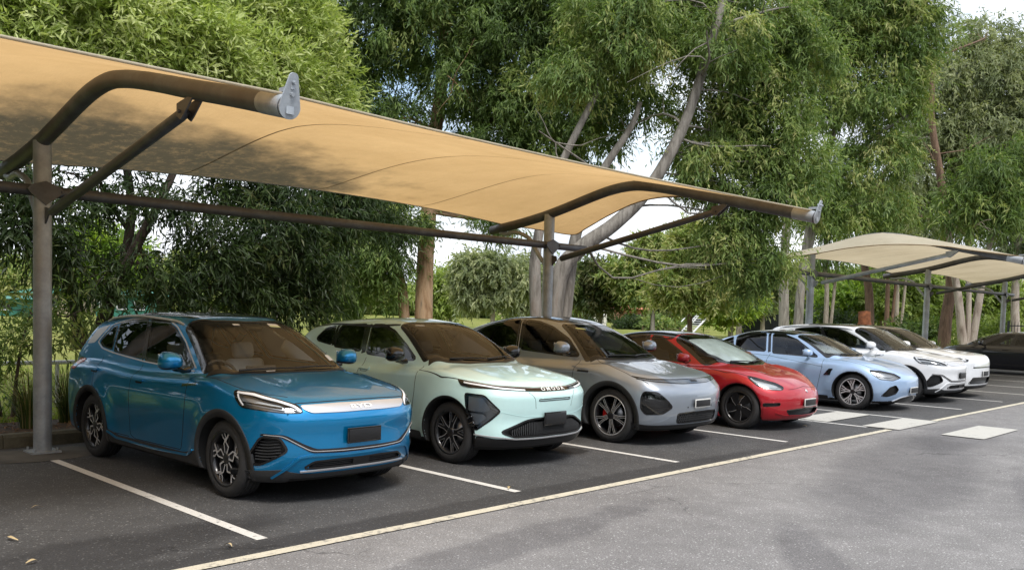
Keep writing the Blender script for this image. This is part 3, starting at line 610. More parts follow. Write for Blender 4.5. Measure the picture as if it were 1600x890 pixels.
BODY['seal'] = cfg(L=4.80, w=.93, H=1.47, fo=.88, wb=2.92, R=.345, Ra=.38, rs=3.5, cowl=1.15, hsm=10,
    hood=[(-.1, .60), (.0, .66), (.12, .735), (.35, .81), (.7, .885), (1.1, .945), (1.6, .94), (2.8, .94), (3.8, .99), (4.5, 1.01), (4.8, .98), (5., .9)],
    roof=[(.3, .5), (.9, .85), (1.15, .965), (1.6, 1.19), (2.0, 1.355), (2.35, 1.43), (2.75, 1.455), (3.2, 1.43), (3.7, 1.32), (4.1, 1.19), (4.45, 1.05), (4.7, .9), (5., .7)],
    belt=[(.3, .88), (1.3, .90), (2.5, .92), (3.5, .97), (4.4, 1.0), (4.9, 1.0)],
    front=[(0, .22), (.18, .09), (.3, .03), (.45, .0), (.6, .01), (.68, .06), (.8, .2), (1.4, .8)],
    rear=[(0, .12), (.25, .05), (.5, .01), (.8, 0), (.95, .03), (1.1, .06), (1.8, .6)],
    sec=[(0, .10), (.2, .05), (.32, .02), (.5, .0), (.65, 0), (.78, .012), (.9, .045), (1.0, .1), (1.4, .25)], bow=.40, bn=2.4, gw=.79, tumb=.45, crown=.025, hb=.03, hbt=.58, fl=.035,  kt=.10, bot=[(-.1, .18), (.3, .16), (.9, .15), (3.8, .15), (4.4, .22), (4.9, .3)])
BODY['boxy'] = cfg(L=4.44, w=.93, H=1.6, fo=.88, wb=2.70, R=.36, Ra=.39, rs=3.5, cowl=1.2,
    hood=[(-.1, .85), (.0, .90), (.10, .96), (.4, 1.0), (.8, 1.04), (1.15, 1.08), (1.6, 1.06), (2.6, 1.04), (3.6, 1.08), (4.2, 1.1), (4.6, 1.0)],
    roof=[(.3, .5), (.95, .96), (1.15, 1.08), (1.5, 1.30), (1.85, 1.47), (2.1, 1.545), (2.5, 1.58), (3.0, 1.575), (3.5, 1.54), (4.0, 1.46), (4.2, 1.30), (4.35, 1.1), (4.6, .8)],
    belt=BODY['blue']['belt'], front=[(0, .16), (.2, .08), (.3, .03), (.5, 0), (.8, .01), (.9, .04), (1.4, .4)], rear=BODY['blue']['rear'], bow=.22, gw=.80, crown=.05)
BODY['black'] = BODY['red'] | dict(H=1.5)
# placement: x centre, y of the nose, yaw (deg, about the nose centre)
PLACE = dict(blue=(4.76, .98, 1.6), mint=(7.47, 1.02, 0.3), grey=(10.27, .93, 0.), red=(13.03, .68, 0.), seal=(17.55, .80, 0.), white=(20.45, .80, 0.), boxy=(22.3, .95, 0.))

for _k, _dw, _d, _nd in (('blue', .03, .02, 1.2), ('mint', .03, .10, 4.0), ('grey', .03, .07, 3.0), ('red', .035, .13, 5.0), ('seal', .02, .08, 3.0), ('boxy', .02, .05, 0.0), ('black', 0, 0, 0.0)):
    _c = BODY[_k] = dict(BODY[_k]); _c['w'] -= _dw; _c['gw'] -= _dw; _c['front'] = [(a, b+_d) for a, b in _c['front']]; _c['bow'] -= _d; _c['nd'] = _nd
    if _k in PLACE: PLACE[_k] = (PLACE[_k][0]-_dw,) + PLACE[_k][1:]
BODY['white'] = BODY['blue']; PLACE['white'] = (20.28, .84, 0.)
def nose_map(c, V2):
    a = V2[:, 0]; m = np.abs(a); k = np.clip(m/18, 0, 1)*np.clip((60-m)/35, 0, 1)
    return np.stack([a - np.sign(a)*c['nd']*k, V2[:, 1]], 1)
# ---------------------------------------------------------------- car materials
paint('blue_paint', (.001, .235, .52), .65, .28); paint('mint_paint', (.54, .77, .76), 0, .4); paint('grey_paint', (.30, .34, .395), .6, .32)
paint('red_paint', (.42, .008, .018), .35, .35); paint('ice_blue_paint', (.36, .50, .72), .35, .35); paint('white_paint', (.74, .76, .79), .1, .35); paint('black_paint', (.003, .004, .010), 0, .3)
plain('gloss_black', (.008, .008, .009), .12, coat=.5); plain('satin_black', (.012, .012, .013), .38); plain('trim_plastic', (.03, .031, .033), .62, var=.15, scale=60)
plain('underbody', (.008, .008, .008), .8); plain('rubber', (.022, .022, .023), .72, var=.25, scale=25); plain('chrome', (.75, .75, .76), .12, 1)
plain('satin_silver', (.62, .62, .64), .34, .6); plain('machined_alloy', (.66, .66, .68), .38, .55); plain('dark_alloy', (.018, .018, .02), .3, .3, coat=.4)
plain('disc_steel', (.25, .25, .26), .35, 1); plain('caliper_red', (.55, .01, .01), .35, coat=.5); plain('lamp_silver', (.80, .82, .85), .3, .1)
plain('seat_cloth', (.16, .16, .165), .8); plain('seat_pale', (.60, .60, .60), .7); plain('dash_plastic', (.08, .078, .075), .6); plain('cabin_dark', (.10, .096, .09), .8)
plain('plate_black', (.006, .006, .007), .45); plain('plate_pale', (.6, .6, .58), .4); plain('sticker_white', (.7, .7, .68), .5); plain('sticker_yellow', (.62, .68, .28), .5)
plain('sunshade_foil', (.62, .68, .68), .32, .55, var=.2, scale=5); plain('lamp_red', (.35, .01, .01), .15, coat=1); plain('seam_dark', (.006, .006, .007), .7); plain('amber', (.7, .28, .03), .3)
def glass(name, tint, refl=1.0, rough=0.0):
    m, nt, b = newmat(name); nt.nodes.remove(b); out = nt.nodes['Material Output']
    g = N(nt, 'ShaderNodeBsdfGlossy', ins={'Roughness': rough, 'Color': (1, 1, 1, 1)}); t = N(nt, 'ShaderNodeBsdfTransparent', ins={'Color': tuple(tint)+(1,)})
    f = N(nt, 'ShaderNodeFresnel', ins={'IOR': 1.52}); mu = N(nt, 'ShaderNodeMath', operation='MULTIPLY', ins={1: refl}); mu.use_clamp = True
    n = noise(nt, 1.5, 2, .5); bp_ = N(nt, 'ShaderNodeBump', ins={'Strength': .012, 'Distance': .01}); nt.links.new(n.outputs[0], bp_.inputs['Height']); nt.links.new(bp_.outputs[0], g.inputs['Normal'])
    mix = N(nt, 'ShaderNodeMixShader'); nt.links.new(f.outputs[0], mu.inputs[0]); nt.links.new(mu.outputs[0], mix.inputs[0]); nt.links.new(t.outputs[0], mix.inputs[1]); nt.links.new(g.outputs[0], mix.inputs[2])
    nt.links.new(mix.outputs[0], out.inputs['Surface']); return m
glass('windscreen_glass', (.90, .93, .91), .75); glass('side_glass', (.40, .43, .42), 1.1); glass('privacy_glass', (.03, .033, .036), 1.2); glass('lamp_glass', (.75, .78, .8), 1.2)
# ---------------------------------------------------------------- feature patches on the body
def cdt(poly, step, inner=True):
    """triangulate a polygon with an interior grid"""
    n = len(poly); pts = [Vector(p) for p in poly.tolist()]
    if inner:
        lo, hi = poly.min(0), poly.max(0)
        gx = np.arange(lo[0]+step*.5, hi[0], step); gy = np.arange(lo[1]+step*.5, hi[1], step)
        G = np.array([(x, y) for x in gx for y in gy])
        if len(G):
            G = G[in_poly(G, poly)]
            if len(G):
                d = np.min(np.linalg.norm(G[:, None]-poly[None], axis=2), axis=1); G = G[d > step*.45]; pts += [Vector(p) for p in G.tolist()]
    r = geometry.delaunay_2d_cdt(pts, [(i, (i+1) % n) for i in range(n)], [list(range(n))], 1, 1e-7)
    return np.array([tuple(v) for v in r[0]]), [tuple(f) for f in r[2]]
SC = {'nose': 60.0}
class Car:
    def __init__(s, key, paintmat, label, loc, rz, h, group=None, dark_roof=None):
        s.b = Body(BODY[key]); s.c = s.b.c; s.key = key; s.paint = paintmat; s.h = h
        s.root = empty('parked_car', loc, rz); tag(s.root, label, 'car', group or 'cars parked in the bays'); s.cuts = []; s.meshes = []
    def tri(s, kind, poly, off, mat, name, parent=None, skirt=.012, step=.045, rnd=.03, mirror=False, steps=.015, dup=True, key=None):
        """solid sheet lying off the body skin by `off`, edge turned in by `skirt`"""
        k = SC.get(kind, 1.0); P = np.array(poly, float)/np.array([k, 1.0])
        P = smooth_poly(P, steps, r=rnd) if rnd is not None else P
        if area2(P) < 0: P = P[::-1]
        V2, T = cdt(P, step); V2 = V2*np.array([k, 1.0])
        return s._sheet(kind, V2, T, off, mat, name, parent, skirt, dup)
    def _sheet(s, kind, V2, T, off, mat, name, parent, skirt, dup, fmi=None):
        if kind == 'nose': V2 = nose_map(s.c, V2)
        W = s.b.place(kind, V2); Nn = s.b.normal(W); A = W + Nn*off
        # orient triangles to the outside
        T = np.array([t for t in T if len(t) == 3]); fn = np.cross(A[T[:, 1]]-A[T[:, 0]], A[T[:, 2]]-A[T[:, 0]])
        fl = (fn*Nn[T[:, 0]]).sum(1) < 0; T[fl] = T[fl][:, ::-1]
        e = {}
        for t in T.tolist():
            for i in range(3): a, b = t[i], t[(i+1) % 3]; e[(a, b)] = 1
        bd = [(a, b) for a, b in e if (b, a) not in e]
        vs_ = sorted({a for a, b in bd}); mp_ = {v: len(A)+i for i, v in enumerate(vs_)}; mp2 = {v: len(A)+len(vs_)+i for i, v in enumerate(vs_)}
        V = np.vstack([A, A[vs_], W[vs_] + Nn[vs_]*(off-skirt)]); NN = np.vstack([Nn, Nn[vs_], Nn[vs_]])
        # skirt normals point sideways, out of the sheet
        cen = {v: np.zeros(3) for v in vs_}
        for a, b in bd:
            d = A[b]-A[a]; q = np.cross(d, Nn[a]); cen[a] += q; cen[b] += q
        for i, v in enumerate(vs_):
            q = cen[v]/(np.linalg.norm(cen[v])+1e-9); NN[len(A)+i] = q; NN[len(A)+len(vs_)+i] = q
        F = T.tolist() + [t for a, b in bd for t in ((mp_[b], mp_[a], mp2[a]), (mp_[b], mp2[a], mp2[b]))]
        o = link(name, np_mesh(name, V, np.array(F), mat, normals=NN), parent or s.root)
        o2 = None
        if dup and kind in ('side', 'nose2', 'side_'): pass
        if dup == 'mirror':
            M = V.copy(); M[:, 0] *= -1; NM = NN.copy(); NM[:, 0] *= -1
            o2 = link(name, np_mesh(name, M, np.array(F)[:, ::-1], mat, normals=NM), parent or s.root)
        return (o, o2) if dup == 'mirror' else o
    def ring(s, kind, poly, off, wout, win, mat, name, parent=None, skirt=.012, rnd=.03, dup=True, steps=.015):
        """frame following an outline: from wout outside to win inside"""
        k = SC.get(kind, 1.0); P = smooth_poly(np.array(poly, float)/np.array([k, 1.0]), steps, r=rnd)
        if area2(P) < 0: P = P[::-1]
        A, B = offset_poly(P, wout), offset_poly(P, -win); n = len(P)
        V2 = np.vstack([A, B])*np.array([k, 1.0])
        T = [t for i in range(n) for t in ((i, (i+1) % n, n+(i+1) % n), (i, n+(i+1) % n, n+i))]
        return s._sheet(kind, V2, T, off, mat, name, parent, skirt, dup)
    def strip(s, kind, path, w, off, mat, name, parent=None, skirt=.006, dup=True, taper=False, steps=.02):
        """narrow band along a path"""
        k = SC.get(kind, 1.0); P = np.array(path, float)/np.array([k, 1.0])
        seg = np.r_[0, np.cumsum(np.linalg.norm(np.diff(P, axis=0), axis=1))]; m = max(3, int(seg[-1]/steps)); q = np.linspace(0, seg[-1], m)
        P = np.stack([np.interp(q, seg, P[:, 0]), np.interp(q, seg, P[:, 1])], 1)
        if m > 6:
            for _ in range(2): P[1:-1] = (P[:-2]+2*P[1:-1]+P[2:])/4
        t = np.gradient(P, axis=0); t /= np.linalg.norm(t, axis=1, keepdims=True); nn = np.stack([t[:, 1], -t[:, 0]], 1)
        ww = np.full(m, w/2) if not taper else w/2*np.sin(np.linspace(.15, PI-.15, m))**.6
        ww = ww[:, None]
        V2 = np.vstack([P+nn*ww, P-nn*ww])*np.array([k, 1.0])
        T = [t_ for i in range(m-1) for t_ in ((i, i+1, m+i+1), (i, m+i+1, m+i))]
        return s._sheet(kind, V2, T, off, mat, name, parent, skirt, dup)
    def cut(s, kind, poly, grow=0.0, rnd=.03):
        k = SC.get(kind, 1.0); P = smooth_poly(np.array(poly, float)/np.array([k, 1.0]), .015, r=rnd)
        P = P*np.array([k, 1.0])
        if kind == 'nose': P = nose_map(s.c, P)
        s.cuts.append((kind, P))
    def window(s, kind, poly, gmat, name, frame=.022, inner=.012, rnd=.04, fm='gloss_black', off=.0035, mirror=True):
        d = 'mirror' if mirror else True
        g = s.tri(kind, poly, off*.3, MAT[gmat], name, rnd=rnd, skirt=.003, dup=d)
        gs = g if isinstance(g, tuple) else (g,)
        r = s.ring(kind, poly, off, frame, inner, MAT[fm], 'window_frame', rnd=rnd, dup=d)
        rs = r if isinstance(r, tuple) else (r,)
        for a, b in zip(gs, rs): b.parent = a
        s.cut(kind, poly, .004, rnd)
        if mirror and kind == 'side': s.cuts.append(('sideL', s.cuts[-1][1]))
        return g
    def pocket(s, kind, poly, depth, mat, name, lip='gloss_black', wout=.02, win=.004, rnd=.03, dup='mirror', off=.004, floor_off=None):
        """recess: frame round a hole, walls and a floor set back into the body"""
        k = SC.get(kind, 1.0)
        r = s.ring(kind, poly, off, wout, win, MAT[lip], name, rnd=rnd, dup=dup, skirt=depth+.01)
        s.cut(kind, poly, .0, rnd)
        if dup == 'mirror': s.cuts.append((kind+'_m', s.cuts[-1][1]))
        f = s.tri(kind, poly, -depth, mat, 'recess', rnd=rnd, skirt=.001, dup=dup)
        for a, b in zip(r if isinstance(r, tuple) else (r,), f if isinstance(f, tuple) else (f,)): b.parent = a
        return r
    def finish_body(s, low_z=.30, roofmat=None, roof_poly=None, lining=True):
        V, Q = s.b.mesh(s.h); c = s.c; keep = np.ones(len(Q), bool)
        inside = np.zeros(len(V), bool)
        for kind, P in s.cuts:
            mir = kind.endswith('_m'); kk = kind.replace('_m', ''); W = V.copy()
            if mir: W[:, 0] *= -1
            if kk == 'side': sel = W[:, 0] < -.3; a = W[:, 1:3]
            elif kk == 'sideL': sel = W[:, 0] > .3; a = W[:, 1:3]
            elif kk == 'nose': sel = W[:, 1] < s.b.AX; a = s.b.unplace('nose', W)
            elif kk == 'top': sel = W[:, 2] > .75; a = W[:, :2]
            elif kk == 'tail': sel = W[:, 1] > c['L']-1; a = W[:, [0, 2]]
            sc = np.array([SC.get(kk, 1.0), 1.0]); lo, hi = P.min(0)/sc-.05, P.max(0)/sc+.05; a2 = a/sc
            near = np.where(sel & (a2 > lo).all(1) & (a2 < hi).all(1))[0]
            if not len(near): continue
            Pd = P/sc; nx = np.roll(Pd, -1, 0); D = np.concatenate([Pd + (nx-Pd)*t for t in (0, .25, .5, .75)])
            q = a2[near]; best = np.full(len(q), 9.); bi = np.zeros(len(q), int)
            for i0 in range(0, len(D), 64):
                dd = np.linalg.norm(q[:, None]-D[None, i0:i0+64], axis=2); j = dd.argmin(1); v = dd[np.arange(len(q)), j]; b_ = v < best; best[b_] = v[b_]; bi[b_] = j[b_]+i0
            sn = best < s.h*.62; idx = near[sn]; isin = in_poly(q, Pd) & ~sn; inside[near[isin]] = True
            if len(idx):
                T = D[bi[sn]]*sc; Wp = s.b.place(kk if kk != 'sideL' else 'sideL', T)
                if mir: Wp[:, 0] *= -1
                okk = np.linalg.norm(Wp-V[idx], axis=1) < s.h*2.5; V[idx[okk]] = Wp[okk]
        keep = ~inside[Q].any(1)
        for yc in (c['fo'], c['fo']+c['wb']):     # crisp wheel-arch edge
            dy, dz = V[:, 1]-yc, V[:, 2]-c['R']; r_ = np.hypot(dy, dz); gx = s.b.f(V[:, 0], V[:, 1], V[:, 2], False)
            m_ = (np.abs(r_-c['Ra']) < s.h*.62) & (np.abs(V[:, 0]) > .6) & (np.abs(gx) < s.h*.7)
            V[m_, 1] = yc + dy[m_]*c['Ra']/r_[m_]; V[m_, 2] = c['R'] + dz[m_]*c['Ra']/r_[m_]
        cen = V[Q].mean(1); rm = np.minimum(np.hypot(cen[:, 1]-c['fo'], cen[:, 2]-c['R']), np.hypot(cen[:, 1]-c['fo']-c['wb'], cen[:, 2]-c['R']))
        Nn = s.b.normal(V); fnz = Nn[Q].mean(1)
        mi = np.zeros(len(Q), int)
        fna = s.b.f(cen[:, 0], cen[:, 1], cen[:, 2], False); arch = (rm < c['Ra']+.03) & (fna < -.3*s.h) & (np.abs(cen[:, 0]) > .40); mi[arch] = 1
        mi[(cen[:, 2] < low_z) & ((fnz[:, 2] < -.5) | (cen[:, 2] < low_z-.05))] = 1
        mats = [MAT[s.paint], MAT['underbody']]
        if roofmat and roof_poly is not None:
            P = smooth_poly(np.array(roof_poly), .02); z0 = c['H']*.72
            mi[in_poly(cen[:, :2], P) & (cen[:, 2] > z0)] = 2; mats.append(MAT[roofmat])
        Q2 = Q[keep]
        # true geometric normals inside arches, field normals elsewhere
        me = np_mesh('body', V, Q2, mats, mi[keep], normals=Nn); o = link('body', me, s.root)
        if lining:
            up = keep & (cen[:, 2] > .75) & (cen[:, 1] > 1.0)
            Q3 = Q[up]; u, inv = np.unique(Q3, return_inverse=True); Q3 = inv.reshape(Q3.shape)
            W = V[u] - Nn[u]*.03
            link('cabin_lining', np_mesh('cabin_lining', W, Q3[:, ::-1], MAT['cabin_dark']), s.root)
        return o
    def arch_trim(s, mat='trim_plastic', w=.065, sill=True, off=.010, zf=.22, sillz=.36):
        c = s.c
        for yc in (c['fo'], c['fo']+c['wb']):
            a = np.radians(np.linspace(-22, 202, 60)); r0, r1 = c['Ra']-.004, c['Ra']+w
            O = np.stack([yc+r1*np.cos(a), np.maximum(c['R']+r1*np.sin(a), zf)], 1); I = np.stack([yc+r0*np.cos(a), np.maximum(c['R']+r0*np.sin(a), zf)], 1)
            n = len(a); T = [t for i in range(n-1) for t in ((i, i+1, n+i+1), (i, n+i+1, n+i))]
            s._sheet('side', np.vstack([O, I]), T, off, MAT[mat], 'wheel_arch_trim', None, .03, 'mirror')
        if sill:
            y0, y1 = c['fo']+c['Ra']+w*.6, c['fo']+c['wb']-c['Ra']-w*.6
            s.tri('side', [(y0, .225), (y1, .225), (y1, sillz+.02), (y1-.2, sillz-.03), (y0+.3, sillz-.03), (y0, sillz+.03)], off-.003, MAT[mat], 'sill_trim', rnd=.05, dup='mirror', skirt=.02)
    def seams(s, paths, kind='side', w=.0065):
        for p in paths: s.strip(kind, p, w, .0012, MAT['seam_dark'], 'door_seam' if kind == 'side' else 'bonnet_seam', dup='mirror', skirt=.004)
    def wheel(s, style, tyre_w=.225, rim_r=.235, steer=0.0):
        c = s.c; R = c['R']
        key = ('wheel', s.key, style)
        hw = tyre_w/2; rr = rim_r
        ty = MB()
        prof = [(-hw+.012, rr-.012), (-hw-.002, rr+.012), (-hw-.008, rr+.045), (-hw-.004, R-.045), (-hw+.006, R-.022), (-hw+.022, R-.006)]
        x = -hw+.03
        for g in (-.055, -.018, .018, .055):
            prof += [(g-.006, R), (g-.005, R-.009), (g+.005, R-.009), (g+.006, R)]
        prof += [(hw-.022, R-.006), (hw-.006, R-.022), (hw+.004, R-.045), (hw+.008, rr+.045), (hw+.002, rr+.012), (hw-.012, rr-.012)]
        ty.lathe(prof, 64)
        tm = ty.mesh('tyre', MAT['rubber'])
        rm_ = MB()
        rm_.lathe([(-hw+.004, rr-.004), (-hw-.003, rr+.010), (-hw+.010, rr-.002), (-hw+.022, rr-.018), (-hw+.05, rr-.022), (hw-.02, rr-.03), (hw-.01, rr)], 64, mats=[1 if style in ('star', 'multi', 'snow') else 0, 1 if style in ('star', 'multi', 'snow') else 0, 0, 0, 0, 0])
        face = -hw+.018
        def fr(a, b, cc): return (cc, a, b)
        def stroke(pts, w0, w1, ang, z0, z1, m, mt=None):
            P = [Vector(p) for p in pts]; n = len(P); Lf = []; Rt = []
            for i, p in enumerate(P):
                d = (P[min(i+1, n-1)]-P[max(i-1, 0)]).normalized(); nn = Vector((-d.y, d.x)); w = (w0+(w1-w0)*i/(n-1))/2
                Lf.append(p+nn*w); Rt.append(p-nn*w)
            poly = Lf+Rt[::-1]; ca, sa = math.cos(ang), math.sin(ang)
            poly = [(q.x*ca-q.y*sa, q.x*sa+q.y*ca) for q in poly]
            rm_.prism(poly, z0, z1, m, fr, mtop=mt)
        zb, zf = face+.055, face
        if style == 'zed':      # black five-arm wheel with bright angular strokes
            for k in range(5):
                a = 2*PI*k/5+.3
                stroke([(.045, 0), (rr-.02, .015)], .05, .075, a, zb, zf+.012, 0)
                stroke([(.04, .012), (.105, .045), (.15, -.005), (rr-.012, .055)], .017, .021, a, zf+.011, zf, 0, 1)
                stroke([(.05, -.018), (.13, -.035), (.185, .0), (rr-.012, -.03)], .012, .017, a, zf+.011, zf+.002, 0, 1)
                stroke([(.145, -.0), (.185, -.055), (rr-.03, -.07)], .014, .013, a, zf+.012, zf+.003, 0, 1)
        elif style == 'fivey':   # dark, five Y spokes with thin bright edges
            for k in range(5):
                a = 2*PI*k/5+PI/2
                stroke([(.03, 0), (.11, 0)], .075, .055, a, zb, zf+.008, 0)
                for sg in (-1, 1):
                    stroke([(.10, .012*sg), (rr-.015, .052*sg)], .03, .034, a, zb, zf+.006, 0)
                    stroke([(.045, .030*sg), (.10, .030*sg), (rr-.012, .07*sg)], .006, .006, a, zf+.008, zf+.003, 0, 1)
                    stroke([(.12, .003*sg), (rr-.012, .035*sg)], .003, .003, a, zf+.008, zf+.003, 0, 1)
        elif style == 'multi':   # five twin spokes
            for k in range(5):
                a = 2*PI*k/5+.2
                for sg in (-1, 1):
                    stroke([(.04, .012*sg), (.14, .020*sg), (rr-.008, .050*sg)], .020, .030, a, zb, zf+.006, 0)
                    stroke([(.05, .021*sg), (.14, .031*sg), (rr-.010, .064*sg)], .007, .009, a, zf+.008, zf, 0, 1)
                    stroke([(.05, .006*sg), (.14, .011*sg), (rr-.010, .036*sg)], .005, .007, a, zf+.008, zf, 0, 1)
        elif style == 'aero':    # dark wheel cover with five broad blades
            rm_.lathe([(zb, .20), (zf+.02, .19), (zf+.012, .05), (zf+.01, .0)], 40, m=2)
            for k in range(5):
                a = 2*PI*k/5
                stroke([(.03, 0), (.12, .012), (rr-.012, .05)], .075, .13, a, zf+.02, zf+.002, 0)
                stroke([(.05, -.032), (.12, -.042), (rr-.03, -.03)], .006, .006, a, zf+.01, zf-.002, 0, 3)
        elif style == 'snow':    # machined snowflake
            for k in range(5):
                a = 2*PI*k/5+.1
                for sg in (-1, 1):
                    stroke([(.03, .006*sg), (.12, .016*sg), (rr-.01, .075*sg)], .020, .030, a, zb, zf+.006, 0)
                    stroke([(.03, .008*sg), (.12, .018*sg), (rr-.01, .078*sg)], .017, .024, a, zf+.008, zf, 0, 1)
                    stroke([(.125, .018*sg), (.17, .008*sg), (rr-.01, .022*sg)], .014, .015, a, zf+.010, zf+.001, 0, 1)
        rm_.lathe([(zb, .058), (zf+.002, .052), (zf-.004, .034), (zf-.005, .0)], 30, m=0)
        for k in range(5):
            a = 2*PI*k/5+.5; rm_.lathe([(zf+.006, .0)], 3) if False else None
        rme = rm_.mesh('rim', [MAT['dark_alloy'], MAT['machined_alloy'], MAT['satin_black'], MAT['satin_silver']])
        di = MB(); di.lathe([(-.03, .0), (-.03, .155), (-.012, .155), (-.012, .0)], 40); dm = di.mesh('brake_disc', MAT['disc_steel'])
        cal = MB()
        a = [(math.cos(t)*r, math.sin(t)*r) for r, ts in ((.165, np.linspace(-.55, .55, 8)), (.095, np.linspace(.5, -.5, 8))) for t in ts]
        cal.prism(a, -.055, .02, 0, fr); cm = cal.mesh('brake_caliper', MAT['caliper_red' if style == 'multi' else 'satin_black'])
        back = MB(); back.lathe([(.03, 0), (.03, rr-.03)], 30); 
        for yc in (c['fo'], c['fo']+c['wb']):
            for sg in (-1, 1):
                w = empty('wheel', (sg*(c['w']-.012-hw-.018), yc, R), 0, s.root); w.rotation_euler = (random.uniform(0, 2) if sg < 0 else random.uniform(0, 2), 0, (0 if sg < 0 else PI) + (steer if yc == c['fo'] else 0))
                for nm, me in (('tyre', tm), ('rim', rme), ('brake_disc', dm)): link(nm, me, w)
                k_ = link('brake_caliper', cm, w); k_.rotation_euler = (-w.rotation_euler.x + (.15 if yc == c['fo'] else .2), 0, 0)
    def cabin(s, y0=1.25, zf=.95, pale=False, shade=False, scale=1.0):
        r = s.root; c = s.c; H = c['H']; st = MAT['seat_pale' if pale else 'seat_cloth']
        d = MB(); d.box((0, y0+.22, zf-.10), (1.36, .62, .16), bev=.05); d.box((.36, y0+.42, zf-.02), (.40, .18, .10), bev=.04); d.box((0, y0+.48, zf+.02), (.34, .02, .20), bev=.008); d.build('dashboard', MAT['dash_plastic'], r)
        sw = MB(); R3 = Matrix.Rotation(rad(-22), 3, 'X'); cx = Vector((-.36, y0+.62, zf-.0))
        sw.tube([cx + R3 @ Vector((math.cos(t)*.185, 0, math.sin(t)*.175)) for t in np.linspace(0, 2*PI, 28)], .015, 8, caps=False); sw.box(cx, (.16, .03, .10), bev=.02, rot=None); sw.box(cx, (.34, .015, .03), bev=.006); sw.build('steering_wheel', MAT['dash_plastic'], r)
        for x, yy in ((-.37, y0+1.05), (.37, y0+1.05), (-.37, y0+1.95), (.37, y0+1.95)):
            m = MB(); m.box((x, yy, .52), (.50, .52, .16), bev=.06); Rb = Matrix.Rotation(rad(-16), 3, 'X')
            m.box((x, yy+.30, .83), (.46, .13, .56), rot=Rb, bev=.06); m.box((x, yy+.40, min(1.19, H-.40)), (.25, .10, .18), rot=Rb, bev=.045)
            m.build('seat', st, r)
        m = MB(); m.box((0, .72 + c['L']/2, .33), (1.3, c['L']-2.6, .06)); m.build('cabin_floor', MAT['cabin_dark'], r)
    def mirror_pods(s, y, z, paintm, arm='gloss_black', x=None, size=(.21, .13, .165)):
        c = s.c; xb = (c['w']-.05) if x is None else x
        for sg in (-1, 1):
            m = MB(); cx = Vector((sg*(xb+.15), y, z))
            # lens-shaped housing: superellipsoid, blunt to the rear
            V = []; F = []; nu, nv = 20, 14
            for i in range(nu):
                a = 2*PI*i/nu
                for j in range(nv+1):
                    b = -PI/2+PI*j/nv
                    ex = .75; f_ = lambda q: math.copysign(abs(q)**ex, q)
                    px, py, pz = f_(math.cos(b))*f_(math.cos(a)), f_(math.cos(b))*f_(math.sin(a)), f_(math.sin(b))
                    py = py*(1.0 if py < 0 else .35); px_ = px*size[0]/2*(1-.12*pz)
                    V.append(cx + Vector((px_, py*size[1], pz*size[2]/2*(1+.14*px*sg))))
            for i in range(nu):
                for j in range(nv):
                    a0, a1 = i*(nv+1)+j, ((i+1) % nu)*(nv+1)+j; F.append((a0, a1, a1+1, a0+1))
            low = [1 if (j % nv) < 4 else 0 for i in range(nu) for j in range(nv)]
            k0 = len(m.f); m.add(V, F, 0)
            for q, l in enumerate(low): m.m[k0+q] = 1 if l else 0
            m.tube([cx + Vector((-sg*.05, .0, -size[2]*.42)), cx + Vector((-sg*.15, .03, -size[2]*.62)), cx + Vector((-sg*.22, .04, -size[2]*.55))], [.03, .024, .03], 10, m=1)
            # mirror glass facing back
            g = MB(); g.box(cx + Vector((0, size[1]*.36, 0)), (size[0]*.80, .006, size[2]*.74), bev=.002)
            o = m.build('wing_mirror', [MAT[paintm], MAT[arm]], s.root); g.build('mirror_glass', MAT['chrome'], o)
    def on(s, kind, uv, off=0):
        P = s.b.place(kind, [uv]); Nn = s.b.normal(P); return Vector(P[0]+Nn[0]*off), Vector(Nn[0])
    def plate(s, x, z, w=.37, h=.135, pale=False, y_off=.03, tilt=0):
        P = s.b.place('tail' if False else 'nose', [(math.degrees(math.atan2(x, s.b.AX)), z)])[0]
        m = MB(); m.box((x, P[1]-y_off, z), (w, .012, h), bev=.005); o = m.build('number_plate', MAT['plate_pale' if pale else 'gloss_black'], s.root)
        f = MB(); f.box((x, P[1]-y_off-.008, z), (w-.03, .008, h-.03), bev=.002); f.build('plate_face', MAT['plate_black'], o)
        b = MB(); b.box((x, P[1]-y_off/2+.02, z), (w*.8, y_off+.05, h*.7), bev=.005); b.build('plate_bracket', MAT['trim_plastic'], s.root)
        return o
def text_on(car, txt, x, z, size, mat, name='badge_lettering', parent=None, extrude=.003, off=.002, spacing=1.0, kind='nose', side=0, width=None):
    cu = bpy.data.curves.new(name, 'FONT'); cu.body = txt; cu.size = size; cu.extrude = extrude; cu.align_x = 'CENTER'; cu.align_y = 'CENTER'; cu.space_character = spacing; cu.offset = .0012
    o = bpy.data.objects.new(name, cu); COL.objects.link(o); dg = bpy.context.evaluated_depsgraph_get(); me = bpy.data.meshes.new_from_object(o.evaluated_get(dg)); bpy.data.objects.remove(o)
    V = np.array([v.co[:] for v in me.vertices])
    if width: V[:, 0] *= width/(V[:, 0].max()-V[:, 0].min())
    if kind == 'nose':
        uv = np.stack([np.degrees(np.arctan2(x+V[:, 0], car.b.AX)), z+V[:, 1]], 1); P = car.b.place('nose', uv); Nn = car.b.normal(P); W = P + Nn*(off+V[:, 2:3]+extrude)
    else:
        uv = np.stack([x+V[:, 0], z+V[:, 1]], 1); P = car.b.place('side', uv); Nn = car.b.normal(P); W = P+Nn*(off+V[:, 2:3]+extrude)
    me.vertices.foreach_set('co', W.astype(np.float32).ravel()); me.materials.clear(); me.materials.append(MAT[mat]); me.update()
    return link(name, me, parent or car.root)
